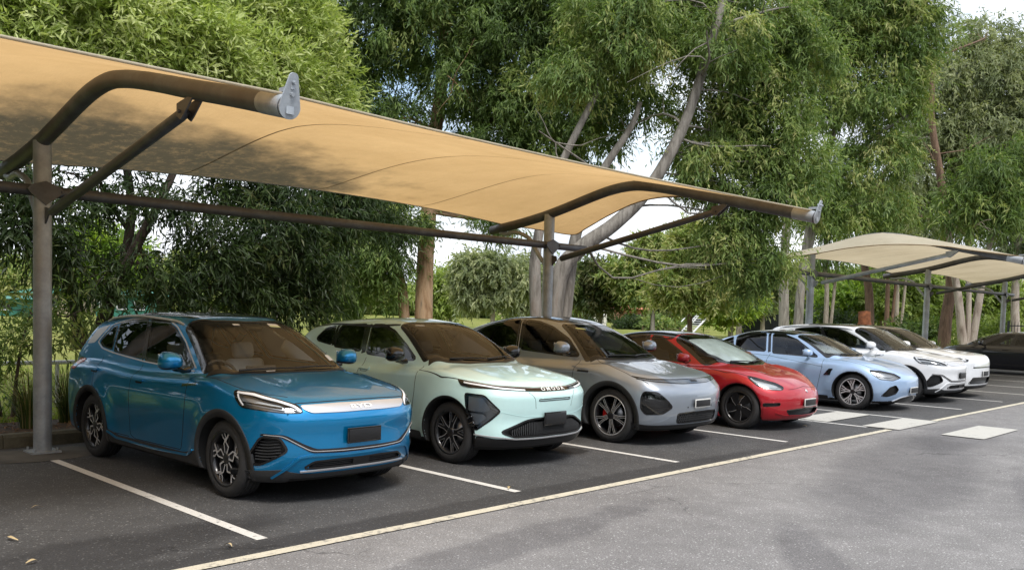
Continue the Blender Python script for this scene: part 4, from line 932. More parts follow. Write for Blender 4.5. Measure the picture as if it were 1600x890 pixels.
# ---------------------------------------------------------------- the cars
def sy(pts): return list(pts) + [(-a, b) for a, b in reversed(pts)]
def rail_path(c, x, y0, y1, up, n=14):
    ys = np.linspace(y0, y1, n); P = c.b.place('top', np.stack([np.full(n, x), ys], 1)); u = np.sin(np.linspace(0, PI, n))**.35
    return [Vector((p[0], p[1], p[2]+up*k-.004)) for p, k in zip(P, u)]
def roof_rails(c, x, y0, y1, mat):
    for sg in (-1, 1):
        m = MB(); P = rail_path(c, x, y0, y1, .042)
        m.tube([Vector((sg*abs(p.x), p.y, p.z)) for p in P], [.012]+[.015]*(len(P)-2)+[.012], 8); m.build('roof_rail', MAT[mat], c.root)
def low_band(c, z0=.16, z1=.25, a=64, mat='trim_plastic', off=.004):
    c.tri('nose', [(-a, z0), (a, z0), (a, z1+.03), (a*.8, z1), (-a*.8, z1), (-a, z1+.03)], off, MAT[mat], 'lower_bumper', skirt=.01)
def handle(c, y, z, flush=False, mat=None):
    c.tri('side', [(y, z-.013), (y+.20, z-.011), (y+.20, z+.015), (y, z+.013)], .003 if flush else .022, MAT[mat or c.paint], 'door_handle', rnd=.015, skirt=.02, dup='mirror', steps=.008)
    if not flush: c.tri('side', [(y+.03, z-.032), (y+.17, z-.032), (y+.17, z+.005), (y+.03, z+.005)], .001, MAT['seam_dark'], 'handle_recess', rnd=.02, skirt=.004, dup='mirror')
def std_seams(c, yA, yB, yC, zt, zb=.33, yl=None):
    c.seams([[(yA, zt), (yA+.0, .75), (yA+.05, .5), (yA+.10, zb), (yB-.1, zb-.01), (yB, zb+.02), (yB, .7), (yB-.02, zt+.04)],
             [(yB+.03, zb), (yC-.45, zb), (yC-.30, .45), (yC-.22, .62), (yC-.08, .8), (yC, zt+.06)]])
    c.tri('side', [(c.c['fo']+c.c['wb']+.05, .93), (c.c['fo']+c.c['wb']+.2, .93), (c.c['fo']+c.c['wb']+.2, .80), (c.c['fo']+c.c['wb']+.05, .80)], .001, MAT[c.paint], 'charge_flap', rnd=.04, skirt=.002) if False else None
def wipers(c, pts):
    for (a, b) in pts:
        P = c.b.place('top', [a, ((a[0]+b[0])/2, (a[1]+b[1])/2), b]); m = MB(); m.tube([Vector((p[0], p[1], p[2]+.022)) for p in P], [.012, .009, .006], 6); m.build('wiper', MAT['satin_black'], c.root)
def cowl(c, pts, w=.05): c.strip('top', [(-a, b) for a, b in pts][::-1] + pts, w, .0045, MAT['satin_black'], 'cowl_panel', skirt=.01)
def sensor(c, x, z): c.tri('nose', [(math.degrees(math.atan2(x+dx*.011, 1.15)), z+dz*.011) for dx, dz in ((-1, -1), (1, -1), (1, 1), (-1, 1))], .003, MAT['satin_black'], 'parking_sensor', rnd=.012, skirt=.003, steps=.004)

def atto(key, paintm, label, detail=True):
    X, Y, a = PLACE[key]; c = Car(key, paintm, label, (X, Y, 0), rad(a), .016 if detail else .024)
    WF = 'satin_silver'
    c.window('side', [(3.84, 1.24), (3.67, 1.40), (3.60, 1.425), (3.47, 1.17), (3.73, 1.195)], 'privacy_glass', 'quarter_window', .01, .01)
    c.window('side', [(3.56, 1.445), (3.34, 1.478), (2.97, 1.50), (2.73, 1.118), (3.41, 1.16)], 'privacy_glass', 'rear_door_window', .012, .01)
    c.window('side', [(2.90, 1.503), (2.58, 1.496), (2.33, 1.43), (2.02, 1.292), (1.66, 1.085), (2.66, 1.108)], 'side_glass', 'front_door_window', .014, .01)
    # gloss pillars between the panes, silver line round the glasshouse
    c.strip('side', [(2.94, 1.50), (2.69, 1.11)], .07, .0022, MAT['gloss_black'], 'pillar_cover', dup='mirror')
    c.strip('side', [(1.63, 1.058), (2.66, 1.088), (3.42, 1.138), (3.72, 1.17), (3.90, 1.235), (3.70, 1.435), (3.36, 1.498), (2.9, 1.522), (2.56, 1.518), (2.30, 1.452), (2.0, 1.315), (1.62, 1.085)], .012, .006, MAT[WF], 'window_chrome', dup='mirror')
    c.tri('side', [(3.78, 1.43), (4.06, 1.37), (4.18, 1.20), (3.98, 1.22)], .003, MAT[WF], 'pillar_garnish', rnd=.03, dup='mirror')
    c.window('top', sy([(-.05, 1.915), (-.35, 1.98), (-.555, 2.15), (-.735, 1.43), (-.59, 1.175), (-.30, 1.085), (-.02, 1.07)]), 'windscreen_glass', 'windscreen', .014, .028, mirror=False, rnd=.05)
    c.tri('top', sy([(-.02, 2.10), (-.47, 2.16), (-.49, 3.3), (-.02, 3.3)]), .003, MAT['gloss_black'], 'glass_roof', rnd=.08)
    roof_rails(c, .545, 2.2, 3.95, WF)
    # bonnet shut line
    c.strip('top', [(-.775, 1.36), (-.80, 1.0), (-.79, .7), (-.70, .42), (-.6, .30)], .007, .0012, MAT['seam_dark'], 'bonnet_seam', skirt=.004, dup='mirror')
    c.strip('nose', [(-33, .875), (-18, .885), (0, .888), (18, .885), (33, .875)], .006, .0014, MAT['seam_dark'], 'bonnet_seam', skirt=.004)
    # head lamps and bright bar
    L = [(-65, .955), (-52, .948), (-40, .905), (-31.5, .86), (-29.3, .80), (-36.8, .800), (-46, .818), (-57, .828), (-61, .88)]
    c.pocket('nose', L, .035, MAT['satin_silver'], 'headlight', wout=.004, win=.004, rnd=.03)
    c.tri('nose', L, .001, MAT['lamp_glass'], 'lamp_lens', rnd=.03, dup='mirror', skirt=.002)
    c.strip('nose', [(-62, .945), (-52, .937), (-40, .895), (-32.5, .85), (-30.5, .81)], .016, .004, MAT['lamp_silver'], 'daytime_light', dup='mirror', skirt=.01)
    c.strip('nose', [(-61, .93), (-59, .89), (-56, .845)], .012, .004, MAT['lamp_silver'], 'daytime_light', dup='mirror', skirt=.01)
    c.tri('nose', [(-56, .855), (-44, .845), (-36, .825), (-38, .865), (-48, .895)], -.018, MAT['lamp_silver'], 'lamp_unit', rnd=.02, dup='mirror', skirt=.01)
    c.strip('nose', [(-57, .872), (-48, .868), (-38, .845)], .01, -.008, MAT['gloss_black'], 'lamp_unit', dup='mirror', skirt=.01)
    c.tri('nose', sy([(0, .865), (-12, .867), (-24, .862), (-31, .858), (-29.5, .828), (-26, .797), (-12, .795), (0, .797)]), .009, MAT['satin_silver'], 'grille_bar', rnd=.015, skirt=.02)
    c.tri('nose', sy([(0, .853), (-12, .855), (-25, .849), (-25, .812), (-12, .808), (0, .809)]), .0115, MAT['chrome'], 'grille_inlay', rnd=.01, skirt=.006) if False else None
    text_on(c, 'BYD', 0, .829, .045, 'sticker_white', off=.010, width=.24, extrude=.0012)
    # corner intakes with fins, the black wave and the lower grille
    I = [(-51, .45), (-46.3, .592), (-38.8, .59), (-35.6, .485), (-39.4, .435), (-47, .355), (-51, .36)]
    c.pocket('nose', I, .05, MAT['satin_black'], 'corner_intake', wout=.012, win=.004, rnd=.03)
    for k in range(7):
        z = .40 + k*.026; c.strip('nose', [(-49.5, z), (-44, z-.004), (-38.2, z+.012)], .006, -.02, MAT['trim_plastic'], 'intake_fin', dup='mirror', skirt=.02)
    c.tri('nose', sy([(0, .485), (-12, .487), (-24, .490), (-30, .545), (-36.5, .618), (-46, .625), (-47, .606), (-38.5, .600), (-32.5, .535), (-26, .458), (-12, .448), (0, .447)]), .006, MAT['gloss_black'], 'bumper_wave', rnd=.03, skirt=.015)
    c.strip('nose', [(-45, .615), (-37.5, .608), (-31.5, .535), (-26, .473), (-12, .466), (0, .465)], .006, .009, MAT['satin_silver'], 'wave_pinstripe', dup='mirror', skirt=.006)
    G = sy([(0, .382), (-12, .386), (-24.5, .378), (-29, .325), (-12, .325), (0, .327)])
    c.pocket('nose', G, .06, MAT['satin_black'], 'lower_grille', wout=.012, win=.004, rnd=.02, dup=True, lip='satin_black')
    for z in (.342, .358, .372): c.strip('nose', [(-26, z-.003), (0, z), (26, z-.003)], .006, -.012, MAT['trim_plastic'], 'grille_slat', skirt=.03)
    c.tri('nose', [(-5, .388), (5, .388), (5, .322), (-5, .322)], .004, MAT['satin_black'], 'radar_cover', rnd=.01)
    c.strip('nose', [(-30.5, .298), (-20, .306), (0, .309), (20, .306), (30.5, .298)], .013, .012, MAT['satin_silver'], 'skid_strip', skirt=.02)
    c.strip('nose', [(-42, .245), (-36, .33), (-31, .425), (-26, .44), (-12, .432), (0, .432)], .018, .012, MAT[paintm], 'bumper_ridge', dup='mirror', skirt=.02)
    c.tri('nose', [(-66, .20), (-36, .20), (-33, .285), (-37, .322), (-47, .306), (-62, .285), (-66, .275)], .007, MAT['trim_plastic'], 'bumper_corner', rnd=.02, dup='mirror', skirt=.02)
    low_band(c, .17, .275, 36)
    c.plate(.0, .59)
    c.arch_trim(w=.055, sillz=.345); c.strip('side', [(1.38, .36), (1.5, .30), (2.2, .275), (3.0, .285), (3.15, .34)], .022, .016, MAT[paintm], 'sill_strip', dup='mirror', skirt=.02)
    std_seams(c, 1.53, 2.68, 3.60, 1.02); handle(c, 2.39, .917); handle(c, 3.46, .957)
    c.strip('side', [(1.36, .965), (1.62, .935)], .022, .006, MAT['chrome'], 'fender_badge', dup='mirror', skirt=.008)
    c.strip('side', [(3.95, 1.10), (3.5, 1.055), (2.4, 1.012), (1.4, .985), (.95, .945)], .006, .001, MAT[paintm], 'shoulder_line', dup='mirror', skirt=.003)
    c.tri('side', [(4.02, 1.05), (4.25, 1.04), (4.30, .93), (4.10, .92)], .004, MAT['lamp_red'], 'tail_light', rnd=.03, dup='mirror')
    c.mirror_pods(1.62, 1.165, paintm)
    wipers(c, [((-.55, 1.16), (.05, 1.10)), ((.02, 1.11), (.55, 1.19))])
    cowl(c, [(.0, 1.055), (.30, 1.07), (.60, 1.155), (.75, 1.37)])
    if key == 'blue':
        c.tri('top', [(.18, 1.80), (.30, 1.80), (.30, 1.88), (.18, 1.88)], .004, MAT['sticker_white'], 'windscreen_sticker', rnd=.006, skirt=.002)
        c.tri('top', [(.18, 1.80), (.30, 1.80), (.30, 1.825), (.18, 1.825)], .006, MAT['sticker_yellow'], 'windscreen_sticker', rnd=.004, skirt=.002)
        c.tri('top', [(-.22, 1.84), (-.15, 1.83), (-.15, 1.86), (-.22, 1.87)], .004, MAT['sticker_white'], 'windscreen_sticker', rnd=.01, skirt=.002)
        c.tri('top', [(.56, 1.30), (.68, 1.36), (.66, 1.44), (.55, 1.38)], .004, MAT['sticker_white'], 'windscreen_sticker', rnd=.006, skirt=.002)
        c.tri('top', [(-.30, 1.105), (-.20, 1.10), (-.20, 1.115), (-.30, 1.12)], .004, MAT['sticker_white'], 'windscreen_sticker', rnd=.004, skirt=.002)
    c.tri('top', [(-.09, 1.78), (.09, 1.78), (.11, 1.90), (-.11, 1.90)], -.004, MAT['satin_black'], 'camera_housing', rnd=.03, skirt=.03)
    c.cabin(1.20, .97, pale=(key == 'blue')); c.finish_body(); c.wheel('zed', .215, .238)
    return c

def omoda():
    X, Y, a = PLACE['mint']; c = Car('mint', 'mint_paint', 'pale mint green crossover with black mirrors and a lettered black lamp strip', (X, Y, 0), rad(a), .016)
    c.window('side', [(3.78, 1.27), (3.64, 1.405), (3.46, 1.432), (3.40, 1.205), (3.72, 1.24)], 'privacy_glass', 'quarter_window', .016, .01)
    c.window('side', [(3.35, 1.437), (3.16, 1.457), (2.84, 1.47), (2.76, 1.155), (3.33, 1.19)], 'side_glass', 'rear_door_window', .02, .01)
    c.window('side', [(2.71, 1.472), (2.50, 1.475), (2.25, 1.41), (1.95, 1.262), (1.685, 1.108), (1.87, 1.095), (2.62, 1.135)], 'side_glass', 'front_door_window', .02, .01)
    c.strip('side', [(2.785, 1.48), (2.69, 1.13)], .075, .0022, MAT['gloss_black'], 'pillar_cover', dup='mirror')
    c.strip('side', [(3.41, 1.45), (3.365, 1.19)], .05, .0022, MAT['gloss_black'], 'pillar_cover', dup='mirror')
    c.window('top', sy([(-.05, 2.065), (-.30, 2.10), (-.515, 2.20), (-.70, 1.51), (-.54, 1.325), (-.30, 1.22), (-.02, 1.20)]), 'windscreen_glass', 'windscreen', .014, .028, mirror=False, rnd=.05)
    c.strip('top', [(-.80, 1.50), (-.845, 1.06), (-.81, .62), (-.73, .42)], .007, .0012, MAT['seam_dark'], 'bonnet_seam', skirt=.004, dup='mirror')
    c.strip('top', [(-.50, 2.22), (-.545, 2.6), (-.55, 3.2), (-.53, 3.9)], .022, .004, MAT['satin_black'], 'roof_rail', dup='mirror')
    D = sy([(0, .872), (-20, .874), (-43, .902), (-56, .930), (-68, .944), (-64, .880), (-58, .868), (-44, .862), (-26, .838), (-12, .829), (0, .829)])
    c.tri('nose', D, .006, MAT['gloss_black'], 'lamp_strip', rnd=.015, skirt=.015)
    c.strip('nose', [(-62, .915), (-50, .893), (-40, .868), (-27, .848)], .014, .010, MAT['lamp_silver'], 'daytime_light', dup='mirror', skirt=.006)
    c.strip('nose', [(-60, .932), (-44, .897), (-22, .867), (0, .864)], .004, .009, MAT['satin_silver'], 'lamp_trim', dup='mirror', skirt=.006)
    text_on(c, 'OMODA', 0, .850, .044, 'sticker_white', off=.008, spacing=1.6, width=.44, extrude=.0015)
    cowl(c, [(0, 1.185), (.30, 1.205), (.55, 1.30), (.70, 1.45)])
    H = [(-60, .80), (-49, .79), (-41, .63), (-45.5, .54), (-53, .42), (-57, .50)]
    c.pocket('nose', H, .05, MAT['satin_silver'], 'headlight', wout=.012, win=.004, rnd=.02)
    c.tri('nose', H, .001, MAT['lamp_glass'], 'lamp_lens', rnd=.02, dup='mirror', skirt=.002)
    c.tri('nose', [(-58, .775), (-50, .765), (-45.5, .65), (-48, .615), (-58, .62)], -.008, MAT['lamp_silver'], 'lamp_unit', rnd=.02, dup='mirror', skirt=.01)
    c.tri('nose', [(-57.5, .60), (-49, .59), (-47.5, .55), (-53, .47), (-57, .51)], -.008, MAT['lamp_silver'], 'lamp_unit', rnd=.02, dup='mirror', skirt=.01)
    for k in range(4): c.strip('nose', [(-47.5+k*.4, .765-k*.038), (-42.3+k*.2, .70-k*.034)], .010, -.008, MAT['satin_silver'], 'lamp_fin', dup='mirror', skirt=.02)
    c.pocket('nose', sy([(0, .752), (-18, .750), (-18, .735), (0, .737)]), .03, MAT['satin_black'], 'bonnet_slot', wout=.006, win=.002, rnd=.01, dup=True)
    c.strip('nose', [(-41, .625), (-30, .575), (-20, .562), (0, .560)], .005, .002, MAT['mint_paint'], 'bumper_ridge', dup='mirror', skirt=.004)
    c.strip('nose', [(-25, .83), (-21, .77), (-20, .65)], .004, .001, MAT['seam_dark'], 'panel_seam', dup='mirror', skirt=.003)
    G = sy([(0, .535), (-20, .535), (-26, .52), (-40, .405), (-33, .352), (-12, .350), (0, .352)])
    c.pocket('nose', G, .06, MAT['satin_black'], 'lower_grille', wout=.014, win=.004, rnd=.03, dup=True, lip='satin_black')
    for k in range(-27, 28):
        a0 = k*1.25; top = .50 if abs(a0) < 24 else .50-(abs(a0)-24)*.0075
        if top > .37: c.strip('nose', [(a0, .362), (a0*1.01, (.362+top)/2), (a0, top)], .007, -.004, MAT['trim_plastic'], 'grille_fin', skirt=.03, steps=.05)
    c.strip('nose', [(-54, .372), (-42, .352), (-32, .328), (-12, .326), (0, .327)], .012, .012, MAT['satin_silver'], 'skid_strip', dup='mirror', skirt=.02)
    low_band(c, .17, .33, 53, mat='satin_black')
    c.plate(-.0, .53, h=.15)
    c.arch_trim(w=.022, sill=False, off=.005, mat='satin_black'); c.tri('side', [(1.38, .22), (3.1, .22), (3.1, .31), (1.38, .31)], .006, MAT['trim_plastic'], 'sill_trim', rnd=.03, dup='mirror', skirt=.02)
    std_seams(c, 1.50, 2.62, 3.45, 1.04); handle(c, 2.40, .950); handle(c, 3.18, .975)
    c.tri('side', [(4.0, 1.04), (4.25, 1.03), (4.30, .95), (4.1, .94)], .004, MAT['lamp_red'], 'tail_light', rnd=.03, dup='mirror')
    c.mirror_pods(1.75, 1.17, 'gloss_black')
    wipers(c, [((-.5, 1.31), (.1, 1.23)), ((.05, 1.24), (.55, 1.33))])
    c.tri('top', [(-.43, 2.02), (-.31, 1.98), (-.31, 2.00), (-.43, 2.04)], .004, MAT['sticker_white'], 'windscreen_sticker', rnd=.006, skirt=.002)
    c.tri('top', [(-.09, 1.92), (.09, 1.92), (.11, 2.05), (-.11, 2.05)], -.004, MAT['satin_black'], 'camera_housing', rnd=.03, skirt=.03)
    c.cabin(1.32, .96); c.finish_body(); c.wheel('fivey', .215, .235)

def xp():
    X, Y, a = PLACE['grey']; c = Car('grey', 'grey_paint', 'metallic grey coupe crossover with red brake calipers and a honeycomb lower grille', (X, Y, 0), rad(a), .016)
    c.window('side', [(3.95, 1.22), (3.72, 1.38), (3.45, 1.49), (3.20, 1.545), (2.93, 1.565), (2.83, 1.16), (3.1, 1.175), (3.5, 1.19), (3.85, 1.21)], 'privacy_glass', 'rear_door_window', .016, .01)
    c.window('side', [(2.80, 1.566), (2.54, 1.548), (2.23, 1.475), (1.86, 1.32), (1.59, 1.105), (1.74, 1.10), (2.70, 1.148)], 'side_glass', 'front_door_window', .016, .01)
    c.strip('side', [(2.865, 1.572), (2.755, 1.15)], .09, .0022, MAT['gloss_black'], 'pillar_cover', dup='mirror'); c.strip('side', [(2.875, 1.56), (2.765, 1.16)], .008, .005, MAT['satin_silver'], 'window_chrome', dup='mirror')
    c.window('top', sy([(-.05, 2.02), (-.30, 2.05), (-.49, 2.13), (-.745, 1.42), (-.58, 1.27), (-.30, 1.18), (-.02, 1.16)]), 'windscreen_glass', 'windscreen', .014, .025, mirror=False, rnd=.05)
    c.tri('top', sy([(-.02, 2.10), (-.45, 2.18), (-.47, 3.6), (-.02, 3.7)]), .003, MAT['gloss_black'], 'glass_roof', rnd=.08)
    c.strip('top', [(-.66, 1.36), (-.80, .94), (-.845, .59), (-.79, .36)], .007, .0012, MAT['seam_dark'], 'bonnet_seam', skirt=.004, dup='mirror')
    c.tri('nose', sy([(0, .862), (-26, .862), (-45, .868), (-57, .898), (-54, .872), (-41, .838), (-20, .815), (0, .814)]), .004, MAT['lamp_glass'], 'light_bar_cover', rnd=.012, skirt=.01)
    c.tri('nose', sy([(0, .857), (-26, .857), (-44, .861), (-54, .886), (-41, .843), (-20, .821), (0, .820)]), -.0, MAT['satin_silver'], 'light_bar', rnd=.012, skirt=.002)
    c.strip('nose', [(-57, .898), (-45, .870), (-26, .864), (0, .864)], .008, .007, MAT['gloss_black'], 'light_bar_trim', dup='mirror', skirt=.006)
    c.strip('nose', [(-54, .872), (-41, .838), (-20, .812), (0, .811)], .006, .007, MAT['gloss_black'], 'light_bar_trim', dup='mirror', skirt=.006)
    text_on(c, 'XPENG', 0, .838, .030, 'satin_black', off=.005, width=.18, extrude=.0012)
    cowl(c, [(0, 1.145), (.30, 1.165), (.58, 1.25), (.73, 1.39)])
    H = [(-49, .716), (-41.5, .712), (-35, .60), (-31.9, .53), (-32.2, .51), (-38, .437), (-48, .428), (-50.6, .50), (-50.6, .64)]
    c.pocket('nose', H, .05, MAT['dark_alloy'], 'headlight', wout=.010, win=.004, rnd=.025)
    c.tri('nose', H, .001, MAT['lamp_glass'], 'lamp_lens', rnd=.025, dup='mirror', skirt=.002)
    c.tri('nose', [(-48.5, .69), (-43, .69), (-38, .60), (-48.5, .59)], -.026, MAT['gloss_black'], 'lamp_unit', rnd=.02, dup='mirror', skirt=.01)
    c.tri('nose', [(-47, .675), (-44, .672), (-42.5, .625), (-47, .625)], -.018, MAT['chrome'], 'lamp_unit', rnd=.015, dup='mirror', skirt=.01)
    c.strip('nose', [(-49.5, .505), (-40, .50), (-34, .512)], .012, -.008, MAT['satin_black'], 'lamp_fin', dup='mirror', skirt=.03)
    G = sy([(0, .438), (-14, .441), (-26.5, .430), (-26.5, .312), (-14, .310), (0, .311)])
    c.pocket('nose', G, .05, MAT['satin_black'], 'lower_grille', wout=.012, win=.004, rnd=.02, dup=True, lip='gloss_black')
    for k in range(-13, 14):
        for dz in (-1, 1):
            a0 = k*2.0; c.strip('nose', [(a0-1.9*dz, .318), (a0+1.9*dz, .43)], .006, -.008, MAT['trim_plastic'], 'grille_mesh', skirt=.02, steps=.04)
    c.tri('nose', [(-52, .26), (-40, .285), (-28, .30), (-27.5, .435), (-30, .42), (-38, .34), (-54, .29)], .002, MAT['grey_paint'], 'bumper_corner', rnd=.02, dup='mirror', skirt=.004)
    low_band(c, .17, .285, 60, mat='satin_black')
    for x in (-.37, .37, -.72, .72): sensor(c, x, .51)
    c.plate(0, .555, w=.37, h=.115, pale=True)
    c.arch_trim(w=.055, sillz=.33, mat='trim_plastic'); std_seams(c, 1.55, 2.75, 3.75, 1.05); handle(c, 1.28, .914, True, 'gloss_black'); handle(c, 2.35, .93, True); handle(c, 3.55, .97, True)
    c.mirror_pods(1.68, 1.225, 'grey_paint'); wipers(c, [((-.5, 1.27), (.1, 1.20)), ((.05, 1.21), (.55, 1.29))])
    c.tri('top', [(-.40, 1.92), (-.26, 1.86), (-.26, 1.90), (-.40, 1.96)], .004, MAT['sticker_yellow'], 'windscreen_sticker', rnd=.006, skirt=.002)
    c.cabin(1.30, .95); c.finish_body(); c.wheel('multi', .235, .258)

def tesla():
    X, Y, a = PLACE['red']; c = Car('red', 'red_paint', 'glossy red sedan with dark aero wheel covers and a foil sunshade inside its windscreen', (X, Y, 0), rad(a), .016)
    c.window('side', [(4.0, 1.02), (3.7, 1.18), (3.35, 1.30), (3.05, 1.345), (2.80, 1.352), (2.72, .99), (3.2, .995), (3.8, 1.0)], 'privacy_glass', 'rear_door_window', .014, .01)
    c.window('side', [(2.68, 1.352), (2.5, 1.335), (2.36, 1.27), (2.08, 1.135), (1.80, .975), (1.90, .955), (2.62, .98)], 'side_glass', 'front_door_window', .014, .01)
    c.strip('side', [(2.78, 1.36), (2.68, .985)], .09, .0022, MAT['gloss_black'], 'pillar_cover', dup='mirror')
    c.window('top', sy([(-.05, 2.12), (-.30, 2.14), (-.55, 2.21), (-.735, 1.50), (-.59, 1.21), (-.30, 1.09), (-.02, 1.07)]), 'windscreen_glass', 'windscreen', .014, .02, mirror=False, rnd=.05)
    c.tri('top', sy([(-.02, 2.16), (-.55, 2.25), (-.57, 3.2), (-.5, 3.9), (-.02, 4.0)]), .003, MAT['gloss_black'], 'glass_roof', rnd=.08)
    c.tri('top', sy([(-.02, 1.98), (-.48, 2.03), (-.60, 1.55), (-.5, 1.28), (-.02, 1.18)]), -.03, MAT['sunshade_foil'], 'sunshade', rnd=.05, skirt=.004)
    c.strip('top', [(-.80, 1.40), (-.845, 1.08), (-.81, .76), (-.68, .50), (-.56, .40)], .007, .0012, MAT['seam_dark'], 'bonnet_seam', skirt=.004, dup='mirror')
    c.strip('nose', [(-30, .63), (0, .665), (30, .63)], .005, .0012, MAT['seam_dark'], 'bonnet_seam', skirt=.004)
    H = [(-63.5, .812), (-52, .778), (-39, .717), (-33.7, .664), (-35.8, .624), (-46, .628), (-55, .678)]
    c.pocket('nose', H, .035, MAT['satin_silver'], 'headlight', wout=.004, win=.003, rnd=.025)
    c.tri('nose', H, .001, MAT['lamp_glass'], 'lamp_lens', rnd=.025, dup='mirror', skirt=.002)
    c.strip('nose', [(-60, .79), (-53, .70), (-46, .64), (-37, .637)], .016, -.006, MAT['lamp_silver'], 'daytime_light', dup='mirror', skirt=.01)
    c.tri('nose', [(-55, .745), (-44, .715), (-38, .68), (-40, .66), (-50, .67)], -.018, MAT['lamp_silver'], 'lamp_unit', rnd=.02, dup='mirror', skirt=.01)
    c.pocket('nose', [(-51, .425), (-39, .438), (-39, .400), (-50.5, .380)], .03, MAT['satin_black'], 'fog_slot', wout=.006, win=.003, rnd=.015)
    c.pocket('nose', sy([(0, .345), (-20, .338), (-33, .322), (-29, .245), (-12, .240), (0, .242)]), .05, MAT['satin_black'], 'lower_grille', wout=.008, win=.004, rnd=.02, dup=True)
    c.strip('nose', [(-42, .29), (-34, .245), (-15, .232), (0, .232)], .012, .010, MAT['red_paint'], 'bumper_ridge', dup='mirror', skirt=.02)
    c.plate(0, .43, h=.12, pale=True); None
    m = MB(); P, n = c.on('nose', (0, .60)); m.lathe([(0, 0), (0, .028), (.006, .028), (.006, 0)], 20); o = m.build('emblem', MAT['satin_silver'], c.root); o.location = P; o.rotation_euler = n.to_track_quat('X', 'Z').to_euler()
    std_seams(c, 1.52, 2.66, 3.62, .90, .25); handle(c, 2.38, .83, True); handle(c, 3.4, .86, True)
    c.strip('side', [(1.6, .90), (2.6, .925), (3.6, .955), (4.3, .97)], .004, .001, MAT['seam_dark'], 'waist_seam', dup='mirror', skirt=.003)
    c.mirror_pods(1.80, 1.04, 'red_paint', size=(.21, .12, .14)); wipers(c, [((-.5, 1.21), (.1, 1.12)), ((.05, 1.13), (.5, 1.21))])
    c.arch_trim(w=.012, sill=False, off=.004, mat='red_paint'); c.cabin(1.25, .80); c.finish_body(low_z=.12); c.wheel('aero', .235, .232)

def seal():
    X, Y, a = PLACE['seal']; c = Car('seal', 'ice_blue_paint', 'ice blue metallic sedan with a black arrow vent behind its front wheel', (X, Y, 0), rad(a), .018)
    c.window('side', [(3.98, 1.08), (3.80, 1.20), (3.62, 1.275), (3.54, 1.065), (3.7, 1.07)], 'privacy_glass', 'quarter_window', .012, .01)
    c.window('side', [(3.52, 1.30), (3.28, 1.352), (2.88, 1.37), (2.79, 1.012), (3.2, 1.02), (3.48, 1.045)], 'privacy_glass', 'rear_door_window', .014, .01)
    c.window('side', [(2.72, 1.370), (2.48, 1.362), (2.17, 1.27), (1.88, 1.10), (1.65, .958), (2.62, .985)], 'side_glass', 'front_door_window', .014, .01)
    c.strip('side', [(2.80, 1.375), (2.70, 1.0)], .06, .0022, MAT['gloss_black'], 'pillar_cover', dup='mirror')
    c.window('top', sy([(-.05, 2.04), (-.30, 2.08), (-.535, 2.20), (-.735, 1.45), (-.56, 1.29), (-.30, 1.20), (-.02, 1.18)]), 'windscreen_glass', 'windscreen', .014, .02, mirror=False, rnd=.05)
    c.tri('top', sy([(-.02, 2.10), (-.52, 2.24), (-.54, 3.3), (-.5, 3.9), (-.02, 4.0)]), .003, MAT['gloss_black'], 'glass_roof', rnd=.08)
    c.strip('top', [(-.77, 1.40), (-.82, .87), (-.80, .57), (-.68, .38), (-.56, .30)], .007, .0012, MAT['seam_dark'], 'bonnet_seam', skirt=.004, dup='mirror')
    H = [(-57, .775), (-44, .757), (-32, .715), (-25.5, .645), (-36.5, .592), (-48, .612), (-53.5, .68)]
    c.pocket('nose', H, .035, MAT['satin_silver'], 'headlight', wout=.005, win=.003, rnd=.02)
    c.tri('nose', H, .001, MAT['lamp_glass'], 'lamp_lens', rnd=.02, dup='mirror', skirt=.002)
    c.tri('nose', [(-52, .74), (-42, .728), (-32, .69), (-38, .65), (-50, .675)], -.018, MAT['satin_silver'], 'lamp_unit', rnd=.02, dup='mirror', skirt=.01)
    c.pocket('nose', [(-46.5, .30), (-39.5, .465), (-33.2, .505), (-29.5, .425), (-32, .345), (-41, .292)], .04, MAT['satin_black'], 'corner_intake', wout=.006, win=.003, rnd=.02)
    c.tri('nose', sy([(0, .30), (-11, .285), (-24, .265), (-33, .20), (-20, .17), (0, .17)]), .008, MAT['gloss_black'], 'lower_grille', rnd=.02, skirt=.02)
    c.strip('nose', [(-34, .20), (-24, .272), (-11, .296), (0, .306)], .012, .014, MAT['satin_silver'], 'skid_strip', dup='mirror', skirt=.02)
    c.tri('side', [(1.455, .628), (1.352, .755), (1.262, .757), (1.30, .705), (1.315, .63)], .008, MAT['gloss_black'], 'fender_vent', rnd=.012, dup='mirror')
    c.strip('side', [(3.6, .97), (2.7, .93), (2.03, .856), (1.48, .78)], .005, .001, MAT['seam_dark'], 'crease_line', dup='mirror', skirt=.003)
    c.plate(0, .40, h=.12, pale=True); None; c.arch_trim(w=.008, sill=False, off=.004, mat='satin_black')
    c.tri('side', [(1.36, .16), (3.35, .16), (3.35, .235), (1.36, .235)], .006, MAT['satin_black'], 'sill_trim', rnd=.03, dup='mirror', skirt=.02)
    std_seams(c, 1.50, 2.69, 3.62, .92, .27); handle(c, 2.38, .86, True); handle(c, 3.4, .88, True)
    c.mirror_pods(1.77, 1.045, 'ice_blue_paint', size=(.21, .12, .14)); wipers(c, [((-.5, 1.30), (.1, 1.21)), ((.05, 1.22), (.5, 1.30))])
    c.cabin(1.30, .82); c.finish_body(low_z=.24); c.wheel('snow', .235, .245)

